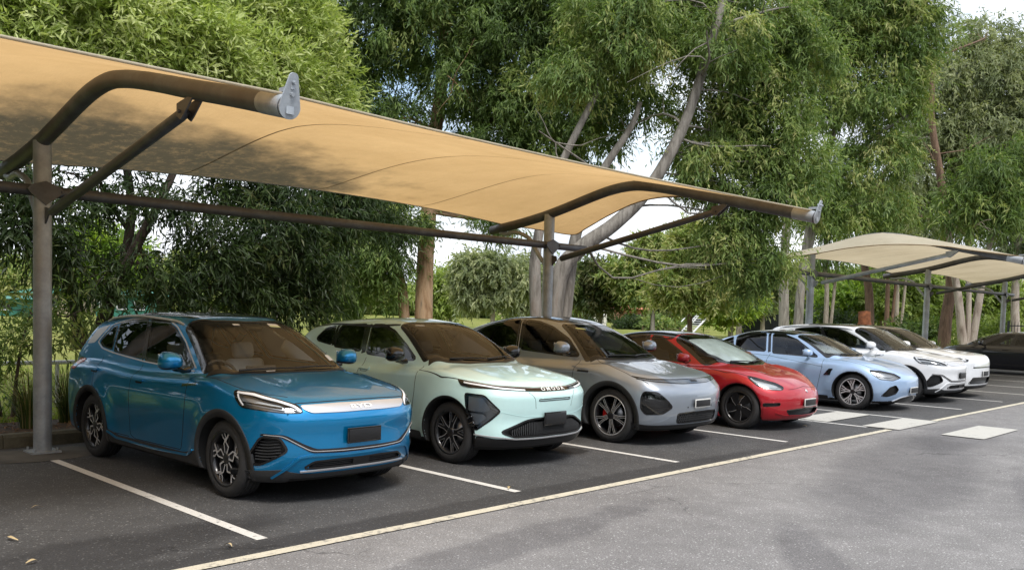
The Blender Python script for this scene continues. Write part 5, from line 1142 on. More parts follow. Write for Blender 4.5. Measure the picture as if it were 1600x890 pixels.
def boxy():
    X, Y, a = PLACE['boxy']; c = Car('boxy', 'white_paint', 'white crossover with black roof, half hidden behind the other white car', (X, Y, 0), rad(a), .026)
    c.window('side', [(3.7, 1.40), (3.3, 1.46), (2.85, 1.48), (2.75, 1.12), (3.6, 1.17)], 'privacy_glass', 'rear_door_window', .02, .01)
    c.window('side', [(2.75, 1.485), (2.5, 1.47), (2.2, 1.38), (1.7, 1.11), (2.65, 1.12)], 'side_glass', 'front_door_window', .02, .01)
    c.window('top', sy([(-.05, 1.93), (-.35, 1.98), (-.565, 2.12), (-.74, 1.45), (-.60, 1.27), (-.30, 1.18), (-.02, 1.16)]), 'windscreen_glass', 'windscreen', .06, .02, mirror=False, rnd=.05)
    c.tri('top', sy([(-.02, 1.95), (-.55, 2.1), (-.60, 3.0), (-.56, 3.9), (-.02, 3.95)]), .003, MAT['gloss_black'], 'roof_panel', rnd=.08)
    for L in ([(-62, .92), (-45, .915), (-36, .88), (-38, .83), (-50, .81), (-60, .83)],):
        c.tri('nose', L, .004, MAT['dark_alloy'], 'headlight', rnd=.02, dup='mirror'); c.strip('nose', [(-60, .87), (-50, .865), (-40, .86)], .02, .007, MAT['lamp_silver'], 'daytime_light', dup='mirror')
    c.strip('nose', [(-30, .70), (-10, .70), (0, .70)], .022, .006, MAT['gloss_black'], 'grille_trim', dup='mirror'); c.tri('nose', sy([(0, .87), (-30, .87), (-30, .72), (0, .72)]), .004, MAT['white_paint'], 'grille_panel', rnd=.03)
    c.pocket('nose', sy([(0, .47), (-30, .47), (-36, .34), (0, .34)]), .05, MAT['satin_black'], 'lower_grille', wout=.01, win=.004, rnd=.03, dup=True)
    c.plate(0, .56, pale=True); low_band(c, .17, .29, 60, mat='satin_black'); c.arch_trim(w=.05, sillz=.33); std_seams(c, 1.55, 2.7, 3.6, 1.02); handle(c, 2.4, .92)
    c.mirror_pods(1.62, 1.15, 'white_paint'); c.cabin(1.30, .96); c.finish_body(); c.wheel('zed', .225, .24)

def black_car():
    # parked nose-in: its tail faces the aisle
    c = Car('black', 'black_paint', 'black hatchback parked nose-in beyond the white cars at the far right', (34.1, 6.0, 0), rad(180), .026)
    c.window('side', [(3.9, 1.06), (3.5, 1.26), (3.05, 1.34), (2.80, 1.352), (2.72, .99), (3.8, 1.0)], 'privacy_glass', 'rear_door_window', .014, .01)
    c.window('side', [(2.68, 1.352), (2.5, 1.335), (2.36, 1.27), (2.08, 1.135), (1.80, .975), (1.90, .955), (2.62, .98)], 'side_glass', 'front_door_window', .014, .01)
    c.strip('side', [(2.78, 1.36), (2.68, .985)], .09, .0022, MAT['gloss_black'], 'pillar_cover', dup='mirror')
    c.window('top', sy([(-.05, 2.12), (-.30, 2.14), (-.55, 2.21), (-.735, 1.50), (-.59, 1.21), (-.30, 1.09), (-.02, 1.07)]), 'windscreen_glass', 'windscreen', .014, .02, mirror=False, rnd=.05)
    std_seams(c, 1.52, 2.66, 3.62, .90, .25); handle(c, 2.38, .83); handle(c, 3.4, .86); c.mirror_pods(1.80, 1.04, 'black_paint'); c.cabin(1.25, .80); c.arch_trim(w=.01, sill=False, off=.004)
    c.tri('side', [(4.2, .93), (4.5, .93), (4.5, .82), (4.3, .80)], .004, MAT['lamp_red'], 'tail_light', rnd=.03, dup='mirror')
    c.finish_body(low_z=.24); c.wheel('aero', .225, .232)
random.seed(5)
CARS = [atto('blue', 'blue_paint', 'bright blue metallic crossover with silver grille bar, nearest car in the row'), omoda(), xp(), tesla(), seal(),
        atto('white', 'white_paint', 'white crossover with black arch trims and silver window line, beside the ice blue sedan', False), boxy(), black_car()]
# ---------------------------------------------------------------- vegetation
def leafmat(name, cols, trans=.35):
    m, nt, b = newmat(name); out = nt.nodes['Material Output']; a = N(nt, 'ShaderNodeAttribute', attribute_name='tint'); n = len(cols)
    r = ramp(nt, a.outputs['Fac'], [(i/(n-1), c) for i, c in enumerate(cols)]); nt.links.new(r.outputs[0], b.inputs['Base Color']); b.inputs['Roughness'].default_value = .48; b.inputs['Specular IOR Level'].default_value = .35
    t = N(nt, 'ShaderNodeBsdfTranslucent'); mx_ = N(nt, 'ShaderNodeMixShader', ins={0: trans}); g = mixc(nt, 1, r.outputs[0], (1.5, 1.6, .8), 'MULTIPLY'); nt.links.new(g, t.inputs[0])
    nt.links.new(b.outputs[0], mx_.inputs[1]); nt.links.new(t.outputs[0], mx_.inputs[2]); nt.links.new(mx_.outputs[0], out.inputs['Surface'])
leafmat('gum_leaves', [(.052, .088, .028), (.092, .15, .040), (.155, .225, .062), (.25, .31, .095), (.38, .38, .16)])
leafmat('gum_leaves_grey', [(.08, .105, .055), (.13, .165, .085), (.18, .215, .115), (.25, .285, .15), (.33, .35, .19)])
leafmat('bright_leaves', [(.10, .15, .032), (.175, .24, .05), (.26, .335, .085), (.38, .45, .15), (.52, .56, .27)])
leafmat('dark_leaves', [(.014, .028, .009), (.024, .046, .013), (.040, .070, .020), (.065, .10, .03), (.12, .12, .05)])
leafmat('lime_leaves', [(.09, .16, .02), (.15, .25, .03), (.23, .33, .04), (.30, .38, .06), (.35, .36, .10)])
leafmat('strap_leaves', [(.03, .06, .016), (.05, .09, .022), (.09, .12, .035), (.20, .19, .08), (.30, .24, .13)], .2)
def barkmat(name, cols, sc=(2.2, 2.2, .5), rough=.85):
    m, nt, b = newmat(name); P = pos(nt); mp_ = N(nt, 'ShaderNodeMapping', ins={'Scale': sc}); nt.links.new(P, mp_.inputs[0]); n = noise(nt, 1.6, 9, .68, vec=mp_.outputs[0], dist=.6)
    k = len(cols); r = ramp(nt, n.outputs[0], [(.28+.44*i/(k-1), c) for i, c in enumerate(cols)]); nt.links.new(r.outputs[0], b.inputs['Base Color']); b.inputs['Roughness'].default_value = rough
    n2 = noise(nt, 9, 6, .7, vec=mp_.outputs[0]); bump(nt, b, n2.outputs[0], .7, .03)
barkmat('tan_bark', [(.11, .06, .035), (.30, .18, .10), (.45, .30, .19), (.24, .18, .13)], (3, 3, .6)); barkmat('grey_bark', [(.06, .05, .042), (.15, .135, .115), (.27, .25, .22), (.20, .15, .12)], (4, 4, .7)); barkmat('dark_bark', [(.018, .012, .009), (.05, .035, .026), (.085, .062, .045)], (5, 5, 1.2))
barkmat('pale_bark', [(.12, .09, .065), (.27, .22, .18), (.42, .37, .31), (.24, .16, .11)], (4, 4, .8)); barkmat('brown_bark', [(.05, .03, .02), (.14, .085, .055), (.24, .15, .10)], (5, 5, .8))
def crown_mesh(rng, lobes, n_leaf, L, W, mat, droop=.7, strand=8, slen=.55, clump=.40, per=120, shell=.55, tint=.5):
    lobes = [(Vector(c), r) for c, r in lobes]; C_ = np.array([tuple(c) for c, r in lobes]); R_ = np.array([r if hasattr(r, '__len__') else (r, r, r*.8) for c, r in lobes])
    w = (R_.prod(1))**.62; w /= w.sum(); nc = max(4, n_leaf//per)
    li = rng.choice(len(lobes), nc, p=w); d = rng.normal(size=(nc, 3)); d /= np.linalg.norm(d, axis=1, keepdims=True); rr = rng.random(nc)**shell
    cc = C_[li] + d*R_[li]*rr[:, None]; ctint = rng.random(nc); csz = clump*(.55+.75*rng.random(nc)**1.5)
    ns = n_leaf//strand; si = rng.integers(0, nc, ns); sd = rng.normal(size=(ns, 3)); sp = cc[si] + sd*csz[si][:, None]*np.array([.55, .55, .42])
    outw = sp - C_[li][si]; outw /= np.linalg.norm(outw, axis=1, keepdims=True)+1e-6
    sdir = outw*(1-droop) + np.array([0, 0, -1.])*droop + rng.normal(size=(ns, 3))*.28; sdir /= np.linalg.norm(sdir, axis=1, keepdims=True)
    sl = slen*(.5+rng.random(ns)); k = np.tile(np.arange(strand), ns); s = np.repeat(np.arange(ns), strand)
    base = sp[s] + sdir[s]*(sl[s]*(k+rng.random(len(s)))/strand)[:, None] + np.array([0, 0, -1.])*(.25*droop*sl[s]*(k/strand)**2)[:, None]
    side = rng.normal(size=(len(s), 3)); ld = sdir[s]*.55 + side*.45 + np.array([0, 0, -1.])*droop*.55; ld /= np.linalg.norm(ld, axis=1, keepdims=True)
    co = sp - cc[si]; co = co/(np.linalg.norm(co, axis=1, keepdims=True)+1e-6)
    want = co[s]*.75 + outw[s]*.35 + np.array([0, 0, .75]) + rng.normal(size=(len(s), 3))*.38
    q = np.cross(ld, want); q /= np.linalg.norm(q, axis=1, keepdims=True)+1e-6; nn = np.cross(q, ld)
    Ls = L*(.6+.8*rng.random(len(s)))[:, None]; Ws = W*(.7+.6*rng.random(len(s)))[:, None]
    a = base; b_ = base+ld*Ls*.42+q*Ws*.5+nn*Ws*.2; c = base+ld*Ls + np.array([0, 0, -1.])*Ls*.18*droop; e = base+ld*Ls*.42-q*Ws*.5+nn*Ws*.2
    V = np.stack([a, b_, c, e], 1).reshape(-1, 3); Q = np.arange(len(V)).reshape(-1, 4)
    me = np_mesh('crown', V, Q, MAT[mat], smooth=False); at_ = me.attributes.new('tint', 'FLOAT', 'FACE')
    tv = np.clip(tint-.5 + .62*ctint[si][s]**1.4 + .38*rng.random(len(s)), 0, 1); at_.data.foreach_set('value', tv.astype(np.float32)); return me, cc, li
def limb(m, a, b, r0, r1, rng, bow=.12, n=7, seg=8):
    a, b = Vector(a), Vector(b); L = (b-a).length; o1 = Vector(rng.normal(size=3))*L*bow; o2 = Vector(rng.normal(size=3))*L*bow*.6; P = []
    for i in range(n+1):
        t = i/n; P.append(a.lerp(b, t) + o1*math.sin(PI*t)*.6 + o2*math.sin(2*PI*t)*.5)
    m.tube(P, [r0+(r1-r0)*i/n for i in range(n+1)], seg, caps=False); return P
def tree(name, label, cat_group, seed, stems, lobes, n, L, W, leaf, bark, droop=.7, bare=0, twigs=5, lr=1.0, **kw):
    """stems: list of (points, r0, r1); lobes: (centre, radius)"""
    rng = np.random.default_rng(seed); base = Vector(stems[0][0][0]); r = empty(name, base); tag(r, label, 'tree', cat_group)
    lobes = [(Vector(c)-base, rr) for c, rr in lobes]
    me, cc, li = crown_mesh(rng, lobes, n, L, W, leaf, droop, **kw); link('crown', me, r)
    m = MB(); ends = []
    for P, r0, r1 in stems:
        Q = catmull([Vector(p)-base for p in P], 5); k = len(Q); m.tube(Q, [(r0+(r1-r0)*i/(k-1))*(1+.35*math.exp(-i*.9) if abs(Q[0].z) < .3 else 1) for i in range(k)], 14, caps=False); ends.append((Q, r0, r1))
    # limbs from the stems out to every lobe, finer ones to clumps in it
    for i, (c, rr) in enumerate(lobes):
        best = min(((p-c).length + max(0, p.z-c.z)*1.5, j, t) for j, (Q, a, b) in enumerate(ends) for t, p in enumerate(Q) if t > len(Q)*.3); j, t = best[1], best[2]; Q, a, b = ends[j]
        p = Q[t]; r_here = a+(b-a)*t/(len(Q)-1); rl = max(.015, min(r_here*.42, .06)*lr); P = limb(m, p, c, rl, rl*.35, rng)
        pts = cc[li == i]
        for q in pts[:twigs]: s = P[rng.integers(3, len(P))]; limb(m, s, Vector(q), rl*.30, .008, rng, .10, 5, 5)
    for k in range(bare):
        Q, a, b = ends[rng.integers(0, len(ends))]; p = Q[rng.integers(len(Q)//2, len(Q))]; dirv = Vector(rng.normal(size=3)); dirv.z = abs(dirv.z)*.3; P = limb(m, p, p+dirv.normalized()*rng.uniform(1.2, 3), .032, .012, rng, .09)
        for _ in range(3): s = P[rng.integers(2, len(P))]; limb(m, s, s+Vector(rng.normal(size=3))*.6, .014, .004, rng, .1, 5, 5)
    m.build('trunk', MAT[bark], r); return r
def dy(u, y): return (y+5.3476)/(_F.y + _R.y*(u-800)/1390.19)
def lobes_y(lst): return [(at(u, v, dy(u, y)), rp*dy(u, y)/1390.19) for u, v, rp, y in lst]
def lobes_px(lst, d): return [(at(u, v, d+(dd[0] if dd else 0)), (rp*(d+(dd[0] if dd else 0))/1390.19)) for u, v, rp, *dd in lst]
def stem_px(pts, d, z0=.05):
    P = [at(u, v, d+(dd[0] if dd else 0)) for u, v, *dd in pts]; P[0].z = z0; return P
G_GUM = 'gum trees behind the parking bays'
# near broad-leaved tree at the left: bright crown above the sail, shaded underside below it
tree('wattle_tree', 'bright leafy tree spreading above and behind the tan shade sail at the left', G_GUM, 1,
     [([at(128, 545, 13.2), at(118, 480, 13.2), at(98, 400, 13.4), at(60, 330, 13.5), at(40, 240, 13.5)], .11, .04), ([at(150, 545, 13.6), at(175, 460, 13.6), at(215, 380, 13.8), at(262, 290, 14), at(320, 150, 14.5)], .12, .04), ([at(140, 545, 13.8), at(185, 440, 14), at(205, 330, 14.2), at(190, 210, 14.5), at(180, 90, 14.5)], .10, .04)],
     lobes_y([(60, 20, 130, 9), (200, -40, 150, 9.2), (330, 10, 120, 9.2), (430, 60, 90, 9.2), (480, 130, 55, 9), (250, 90, 110, 8.6), (120, 100, 110, 8.6), (380, 130, 75, 8.6), (30, 130, 100, 8.8), (510, 150, 30, 9), (0, -60, 140, 9.2), (410, -50, 90, 9.4), (455, 10, 50, 9.2), (150, 20, 90, 8.2), (300, 70, 80, 8.2), (420, 120, 60, 8.4)]), 165000, .14, .036, 'bright_leaves', 'dark_bark', droop=.12, slen=.34, clump=.30, per=110, strand=6, tint=.78, shell=.30)
tree('understorey_tree', 'dark spreading shrubby tree in shade behind the blue car', G_GUM, 2,
     [([at(240, 545, 14.4), at(250, 480, 14.4), at(225, 400, 14.4), at(180, 330, 14), at(150, 270, 13.5)], .06, .02), ([at(200, 545, 14), at(300, 440, 14.6), at(400, 360, 15.5), at(500, 300, 17)], .06, .02)],
     lobes_y([(430, 350, 62, 8.2), (330, 390, 55, 8.2), (480, 400, 52, 8.2), (400, 440, 45, 8.2), (520, 340, 45, 8.4), (300, 330, 34, 8), (215, 410, 40, 8), (90, 395, 30, 7.8), (30, 350, 48, 7.8), (0, 270, 40, 7.6), (470, 300, 36, 8.2), (345, 460, 32, 8.2), (40, 300, 34, 7.8), (545, 300, 32, 8.4), (450, 465, 36, 8.3), (150, 300, 22, 8), (255, 300, 18, 8), (90, 330, 28, 8), (150, 440, 30, 8), (270, 460, 30, 8.1), (500, 455, 30, 8.4), (440, 290, 36, 8.6), (380, 287, 30, 8.6), (520, 300, 36, 8.8), (585, 325, 32, 9.2), (330, 282, 22, 8.6), (630, 350, 24, 9.5), (200, 285, 24, 8.6), (120, 272, 24, 8.6)]), 38000, .15, .032, 'dark_leaves', 'dark_bark', droop=.45, slen=.40, clump=.26, per=70, strand=7, twigs=8, tint=.50, shell=.5)
tree('young_shrub', 'sparse green shrub beside the near canopy post at the left edge', 'shrubs by the kerb', 3, [(stem_px([(20, 640), (30, 560), (50, 480)], 12.0), .03, .01), (stem_px([(0, 640), (-10, 560), (-20, 470)], 12.0), .03, .01)],
     lobes_px([(15, 480, 34), (75, 500, 32), (5, 545, 28), (60, 535, 20), (-5, 610, 20), (112, 490, 26), (-30, 500, 35)], 12.0), 2300, .13, .028, 'gum_leaves', 'dark_bark', droop=.4, slen=.35, clump=.2, per=40, twigs=4)
# tall gum with orange-tan trunk
tree('gum_tree', 'tall gum tree with orange-tan trunk and dense drooping crown above the sail', G_GUM, 4,
     [(stem_px([(662, 500), (664, 420), (670, 330), (676, 240), (690, 130), (700, 0), (705, -120)], 23), .24, .12), (stem_px([(636, 500), (628, 450), (606, 400), (590, 340), (570, 250), (560, 120)], 23), .15, .06), (stem_px([(676, 250), (740, 180), (800, 100), (860, 20)], 23, None) if False else stem_px([(662, 500), (668, 330), (690, 240), (770, 190), (840, 90), (880, -20)], 23), .12, .06)],
     lobes_px([(560, 60, 85), (640, 40, 90), (720, 20, 95), (800, 60, 90), (880, 30, 95), (560, 160, 70), (620, 190, 60), (720, 120, 65), (800, 170, 75), (880, 150, 80), (950, 90, 85), (930, 210, 62), (850, 240, 50), (760, 230, 42), (960, 20, 80), (1000, 150, 60), (520, 110, 60), (510, 20, 70), (600, -60, 110), (750, -70, 120), (900, -70, 120), (540, 230, 45), (560, 330, 42), (545, 400, 48), (600, 390, 48), (640, 350, 30), (530, 450, 40), (500, 380, 40), (600, 440, 30), (765, 340, 26), (795, 355, 18), (615, 330, 30)], 22.5), 215000, .15, .038, 'gum_leaves', 'tan_bark', droop=.50, slen=.38, clump=.36, per=210, bare=3, twigs=3, tint=.44, shell=.36)
tree('gum_tree', 'leaning grey-trunked gum forking behind the second canopy post', G_GUM, 5,
     [(stem_px([(858, 500), (872, 440), (905, 390), (960, 350), (1010, 300), (1060, 215), (1095, 120), (1130, 0)], 18.5), .20, .08), (stem_px([(846, 500), (836, 440), (838, 390), (850, 330), (880, 250), (930, 150), (930, 150)], 18.5), .14, .05), (stem_px([(875, 500), (890, 430), (905, 350), (940, 270), (985, 200), (1000, 160)], 18.8), .15, .05)],
     lobes_px([(1100, 60, 60), (1060, 10, 70), (1120, 180, 58), (1160, 120, 60), (1180, 30, 75), (1180, 230, 50), (1110, 290, 42), (1150, 340, 45), (1210, 310, 48), (1215, 400, 34), (1170, 420, 34), (1120, 380, 32), (1215, 170, 55), (1240, 80, 65), (1260, 250, 42), (1220, 240, 45), (1100, -70, 100), (980, 60, 62, -1.5), (900, 110, 50, -1.5), (1090, 230, 40, -1), (1000, 10, 70, -1.5), (1140, 60, 60, -1.5), (930, 20, 60, -1)], 20), 145000, .135, .034, 'gum_leaves', 'grey_bark', lr=.45, droop=.52, slen=.38, clump=.33, per=190, bare=6, twigs=3, tint=.62, shell=.36)
tree('gum_tree', 'pair of pale shedding gum trunks left of the beige shade sail', G_GUM, 6,
     [(stem_px([(1227, 512), (1225, 440), (1228, 370), (1236, 300), (1250, 180), (1262, 50)], 36), .21, .10), (stem_px([(1246, 512), (1252, 440), (1262, 370), (1272, 320), (1300, 220), (1330, 80)], 37), .20, .09), (stem_px([(1246, 512), (1256, 420), (1300, 300), (1360, 220), (1420, 180)], 37), .14, .06)],
     lobes_px([(1280, 80, 62), (1330, 40, 66), (1290, 180, 36), (1340, 150, 58), (1380, 90, 66), (1310, 270, 48), (1370, 240, 50), (1280, 330, 32), (1400, 160, 50), (1400, 20, 62), (1330, 330, 34), (1440, 60, 50), (1290, -40, 90), (1400, -50, 80), (1385, 320, 34)], 37), 105000, .22, .054, 'gum_leaves', 'grey_bark', droop=.52, slen=.62, clump=.54, per=160, shell=.36, bare=7, twigs=3, tint=.6)
tree('gum_tree', 'broad gum with a twisting brown trunk and dead limbs behind the beige sail', G_GUM, 7,
     [(stem_px([(1474, 545), (1478, 500), (1486, 440), (1480, 360), (1470, 280), (1455, 180), (1460, 90)], 42), .30, .12), (stem_px([(1360, 515), (1358, 460), (1350, 400), (1360, 320), (1400, 240)], 48), .26, .10)],
     lobes_px([(1450, 130, 52), (1500, 110, 50), (1470, 220, 55), (1430, 290, 42), (1520, 200, 60), (1560, 130, 58), (1590, 80, 50), (1580, 220, 60), (1540, 290, 52), (1480, 320, 40), (1600, 310, 50), (1620, 160, 70), (1540, 60, 35), (1420, 220, 40), (1640, 260, 60), (1440, 360, 30), (1560, 350, 40)], 46), 110000, .27, .064, 'gum_leaves_grey', 'brown_bark', droop=.5, slen=.7, clump=.62, per=160, shell=.36, bare=10, twigs=3, tint=.78)
tree('gum_tree', 'multi-stemmed pale gum behind the black car', G_GUM, 8,
     [(stem_px([(1508, 530), (1498, 470), (1490, 420), (1480, 350)], 38), .19, .11), (stem_px([(1512, 530), (1514, 470), (1512, 410), (1520, 340)], 38), .12, .08), (stem_px([(1516, 530), (1530, 470), (1540, 410), (1560, 330)], 38), .17, .10)],
     lobes_px([(1500, 330, 36), (1560, 320, 40), (1530, 270, 45), (1600, 260, 50)], 38), 14000, .30, .060, 'gum_leaves', 'pale_bark', droop=.5, slen=.7, clump=.5, per=80, bare=4, twigs=3, tint=.5)
tree('gum_tree', 'pale trunked gum right of the black picket fence', G_GUM, 9, [(stem_px([(1590, 520), (1586, 470), (1590, 400), (1600, 300)], 44), .22, .12)], lobes_px([(1600, 300, 50), (1640, 330, 60), (1590, 380, 30)], 44), 9000, .34, .066, 'gum_leaves_grey', 'pale_bark', slen=1.0, clump=.5, per=80)
for i, (u, d, lb) in enumerate([(1385, 60, 'slim pale trunk second from the brown trunk under the beige sail'), (1400, 64, 'slim cream trunk nearest the middle canopy post'), (1290, 58, 'brown forked trunk between the pale pair and the burnt stump')]):
    tree('gum_tree', lb, G_GUM, 20+i, [(stem_px([(u, 508), (u+2, 450), (u-2, 400), (u+6, 330)], d), .17, .09), (stem_px([(u+6, 508), (u+14, 450), (u+18, 400), (u+26, 330)], d), .11, .07)], lobes_px([(u, 330, 34), (u+25, 300, 36), (u-20, 300, 34), (u+5, 390, 18)], d), 11000, .42, .085, 'gum_leaves', 'pale_bark' if i else 'brown_bark', slen=1.2, clump=.7, per=70)
# middle distance
def mid(name, label, u, d, vtop, r, leaf, bark, seed, n=15000, droop=.3, tint=.5, hb=505, spread=1.0, size=None):
    rng = random.Random(seed); vb = hb; H = vb-vtop; L = []
    for k in range(15):
        f = rng.random(); L.append((u+(rng.random()-.5)*2.2*r*spread*(.35+.65*math.sin(PI*(.12+.78*f))), vtop+r*.2+f*(H-r*.5)*.72, r*(.17+.24*rng.random())))
    L.append((u, vtop+r*.4, r*.4)); s = size or 5.5*d/1390
    lean = rng.uniform(-8, 8)
    tree(name, label, 'trees across the park', seed, [(stem_px([(u, vb), (u+lean*.3, vb-H*.3), (u+lean, vtop+H*.25)], d), .0085*d*.35, .03), (stem_px([(u+1, vb), (u-lean*.8, vb-H*.35), (u-lean*2, vtop+H*.35)], d), .006*d*.35, .03)], lobes_px(L, d), n, s*1.6, s*.5, leaf, bark, droop=droop, slen=s*3, clump=s*2.3, per=60, twigs=3, tint=tint+.18)
mid('park_tree', 'grey-green paperbark clump seen left of the second canopy post', 770, 52, 388, 62, 'gum_leaves_grey', 'pale_bark', 31, 20000, .5, .62)
mid('park_tree', 'olive tree with thin stems directly behind the second canopy post', 820, 58, 400, 46, 'gum_leaves_grey', 'pale_bark', 32, 14000, .5, .55)
mid('park_tree', 'small bright green tree by the orange-tan gum trunk', 705, 75, 425, 34, 'bright_leaves', 'grey_bark', 33, 11000, .2, .35)
mid('park_tree', 'round dark green tree in front of the low white house', 938, 62, 412, 46, 'dark_leaves', 'grey_bark', 34, 16000, .2, .8)
mid('park_tree', 'soft green tree between the leaning gum and the dark round tree', 905, 70, 405, 36, 'gum_leaves', 'grey_bark', 35, 11000, .4, .6)
mid('park_tree', 'large fresh green tree with a brown trunk on the park lawn', 1078, 50, 352, 74, 'gum_leaves', 'brown_bark', 36, 34000, .2, .75, 516)
mid('park_tree', 'airy green tree left of the large fresh green tree', 1020, 60, 362, 50, 'gum_leaves', 'grey_bark', 37, 18000, .3, .62)
mid('park_tree', 'tiny lime green tree on the lawn near the stair', 1142, 56, 462, 30, 'lime_leaves', 'pale_bark', 38, 6000, .1, .5, 512)
mid('park_tree', 'young yellow-green tree above the lime green one', 1155, 66, 425, 34, 'bright_leaves', 'pale_bark', 39, 8000, .1, .4)
mid('park_tree', 'thin brownish tree beside the dark fence', 1192, 60, 420, 34, 'gum_leaves_grey', 'pale_bark', 40, 8000, .3, .55)
mid('park_tree', 'yellow-green bushy tree framed under the beige sail, left bay', 1330, 72, 445, 40, 'lime_leaves', 'brown_bark', 41, 11000, .2, .2)
mid('park_tree', 'mid green bushy tree framed under the beige sail, centre', 1420, 70, 430, 48, 'bright_leaves', 'brown_bark', 42, 14000, .2, .15)
mid('park_tree', 'light green bushy tree framed under the beige sail near the black car', 1545, 58, 440, 42, 'bright_leaves', 'brown_bark', 43, 12000, .2, .2)
mid('park_tree', 'shadowy tree filling the gap behind the burnt stump', 1375, 84, 420, 52, 'gum_leaves', 'brown_bark', 44, 14000, .2, .45)
mid('park_tree', 'dark green tree behind the white cars at the right', 1475, 80, 425, 50, 'dark_leaves', 'brown_bark', 45, 13000, .2, .8)
mid('park_tree', 'dull green tree behind the pale pair of trunks', 1262, 84, 420, 48, 'gum_leaves', 'brown_bark', 46, 13000, .2, .5)
mid('park_tree', 'bright green tree glimpsed through the dark branches at the left', 160, 38, 350, 60, 'lime_leaves', 'brown_bark', 47, 15000, .2, .2, 500)
mid('park_tree', 'pale olive tree beyond the field behind the blue car', 430, 60, 385, 70, 'gum_leaves_grey', 'grey_bark', 48, 18000, .3, .6, 495)
mid('park_tree', 'dark green tree beyond the field above the mint car', 560, 62, 395, 55, 'dark_leaves', 'grey_bark', 49, 14000, .3, .8, 495)
mid('park_tree', 'olive green tree beyond the field above the blue roof', 330, 66, 395, 60, 'gum_leaves', 'grey_bark', 50, 14000, .3, .5, 490)
mid('park_tree', 'far green tree at the left edge beyond the green shed', 30, 90, 405, 50, 'gum_leaves', 'grey_bark', 51, 10000, .3, .6, 480)
mid('park_tree', 'dark green tree beyond the clubhouse', 240, 95, 400, 56, 'dark_leaves', 'grey_bark', 52, 12000, .3, .8, 484)
# far tree line: one tree after another along the horizon
rngf = random.Random(77); words = ['dull green', 'olive', 'dark green', 'pale green', 'grey-green', 'mid green']; places = {}
us = list(range(-40, 1660, 62))
for i, u in enumerate(us):
    d = 135+rngf.random()*30; top = (452 if 690 < u < 760 or 990 < u < 1050 else 430)+rngf.random()*18+(u/1600)*12
    near_ = 'left edge' if u < 60 else 'behind the field' if u < 480 else 'behind the tan trunk' if u < 700 else 'behind the grey trunk' if u < 960 else 'across the lawn' if u < 1230 else 'beyond the beige sail'
    mid('distant_tree', 'distant %s tree number %d from the left on the horizon, %s' % (words[i % 6], i+1, near_), u, d, top, 40, ['gum_leaves', 'gum_leaves_grey', 'dark_leaves', 'bright_leaves'][rngf.randrange(4)], 'brown_bark', 100+i, 5200, .15, .55, 492+int(u/1600*16), 1.2, .75)
# burnt stump, shrubs, clumps
p = gnd(1352, 45); r = empty('tree_stump', p); tag(r, 'reddish burnt tree stump under the beige sail', 'stump'); m = MB(); m.tube(catmull([(0, 0, -.1), (.05, 0, .8), (-.05, 0, 1.5), (0, .05, 2.0)]), [.42]*6+[.34]*6+[.30]*7, 12); plain('burnt_wood', (.20, .07, .03), .9, var=.6, scale=4); m.build('trunk', MAT['burnt_wood'], r)
def bush(name, label, cat, group, c, r, h, n, L, W, leaf, seed, droop=.1):
    rng = np.random.default_rng(seed); o = empty(name, c); tag(o, label, cat, group); lb = [(Vector((rng.normal()*r*.4, rng.normal()*r*.4, h*(.35+.3*rng.random()))), (r*.6, r*.6, h*.42)) for _ in range(5)]
    me, cc, li = crown_mesh(rng, lb, n, L, W, leaf, droop, slen=L*2, clump=L*2, per=40, strand=6); me.name = 'foliage'; link('foliage', me, o); m = MB()
    for q in cc[:14]: limb(m, (0, 0, -.05), q, .02, .006, rng, .1, 5, 5)
    m.build('stem', MAT['dark_bark'], o)
for i, (u, d, r_, h, lb) in enumerate([(985, 88, 2.0, 1.1, 'low dark hedge in front of the small brick house'), (1015, 86, 2.0, 1.2, 'rounded hedge right of the small brick house'), (800, 80, 2.2, 1.6, 'bright low bush left of the second post'), (895, 82, 2.0, 1.5, 'dark bush against the low white house'), (1440, 50, 2.0, 1.5, 'leafy bush behind the white crossovers'), (1560, 48, 2.2, 2.0, 'tall bush by the black picket fence'), (1300, 66, 2.6, 2.2, 'bush behind the ice blue sedan')]):
    bush('bush', lb, 'bush', 'bushes across the park', gnd(u, d), r_, h, 5000, .26, .11, ['dark_leaves', 'gum_leaves', 'bright_leaves'][i % 3], 60+i)
def strap_clump(name, label, c, seed, n=150, h=.75, w=.016, leaf='strap_leaves', spread=.45, group='strap-leaf plants along the kerb'):
    rng = np.random.default_rng(seed); V = []; Q = []; tv = []
    for k in range(n):
        a = rng.random()*2*PI; lean = (.15+.85*rng.random())*spread; L = h*(.6+.6*rng.random()); d = np.array([math.cos(a), math.sin(a), 0]); s_ = np.array([-math.sin(a), math.cos(a), 0]); b = d*rng.random()*.12 + np.array([0, 0, -.02]); t0 = rng.random(); seg = 6
        for i in range(seg+1):
            t = i/seg; p = b + d*lean*t**1.7 + np.array([0, 0, 1])*L*(t - .38*t*t*t*(lean/.4)); ww = w*(1-t)**.6*.5+.001; V += [p-s_*ww, p+s_*ww]
        o = len(V)-2*(seg+1); Q += [(o+2*i, o+2*i+1, o+2*i+3, o+2*i+2) for i in range(seg)]; tv += [min(1, max(0, t0*.75+(.2 if t0 > .8 else 0)))]*seg
    me = np_mesh('blades', np.array(V), np.array(Q), MAT[leaf]); at_ = me.attributes.new('tint', 'FLOAT', 'FACE'); at_.data.foreach_set('value', np.array(tv, np.float32)); r = link(name, me); r.location = c; tag(r, label, 'plant', group)
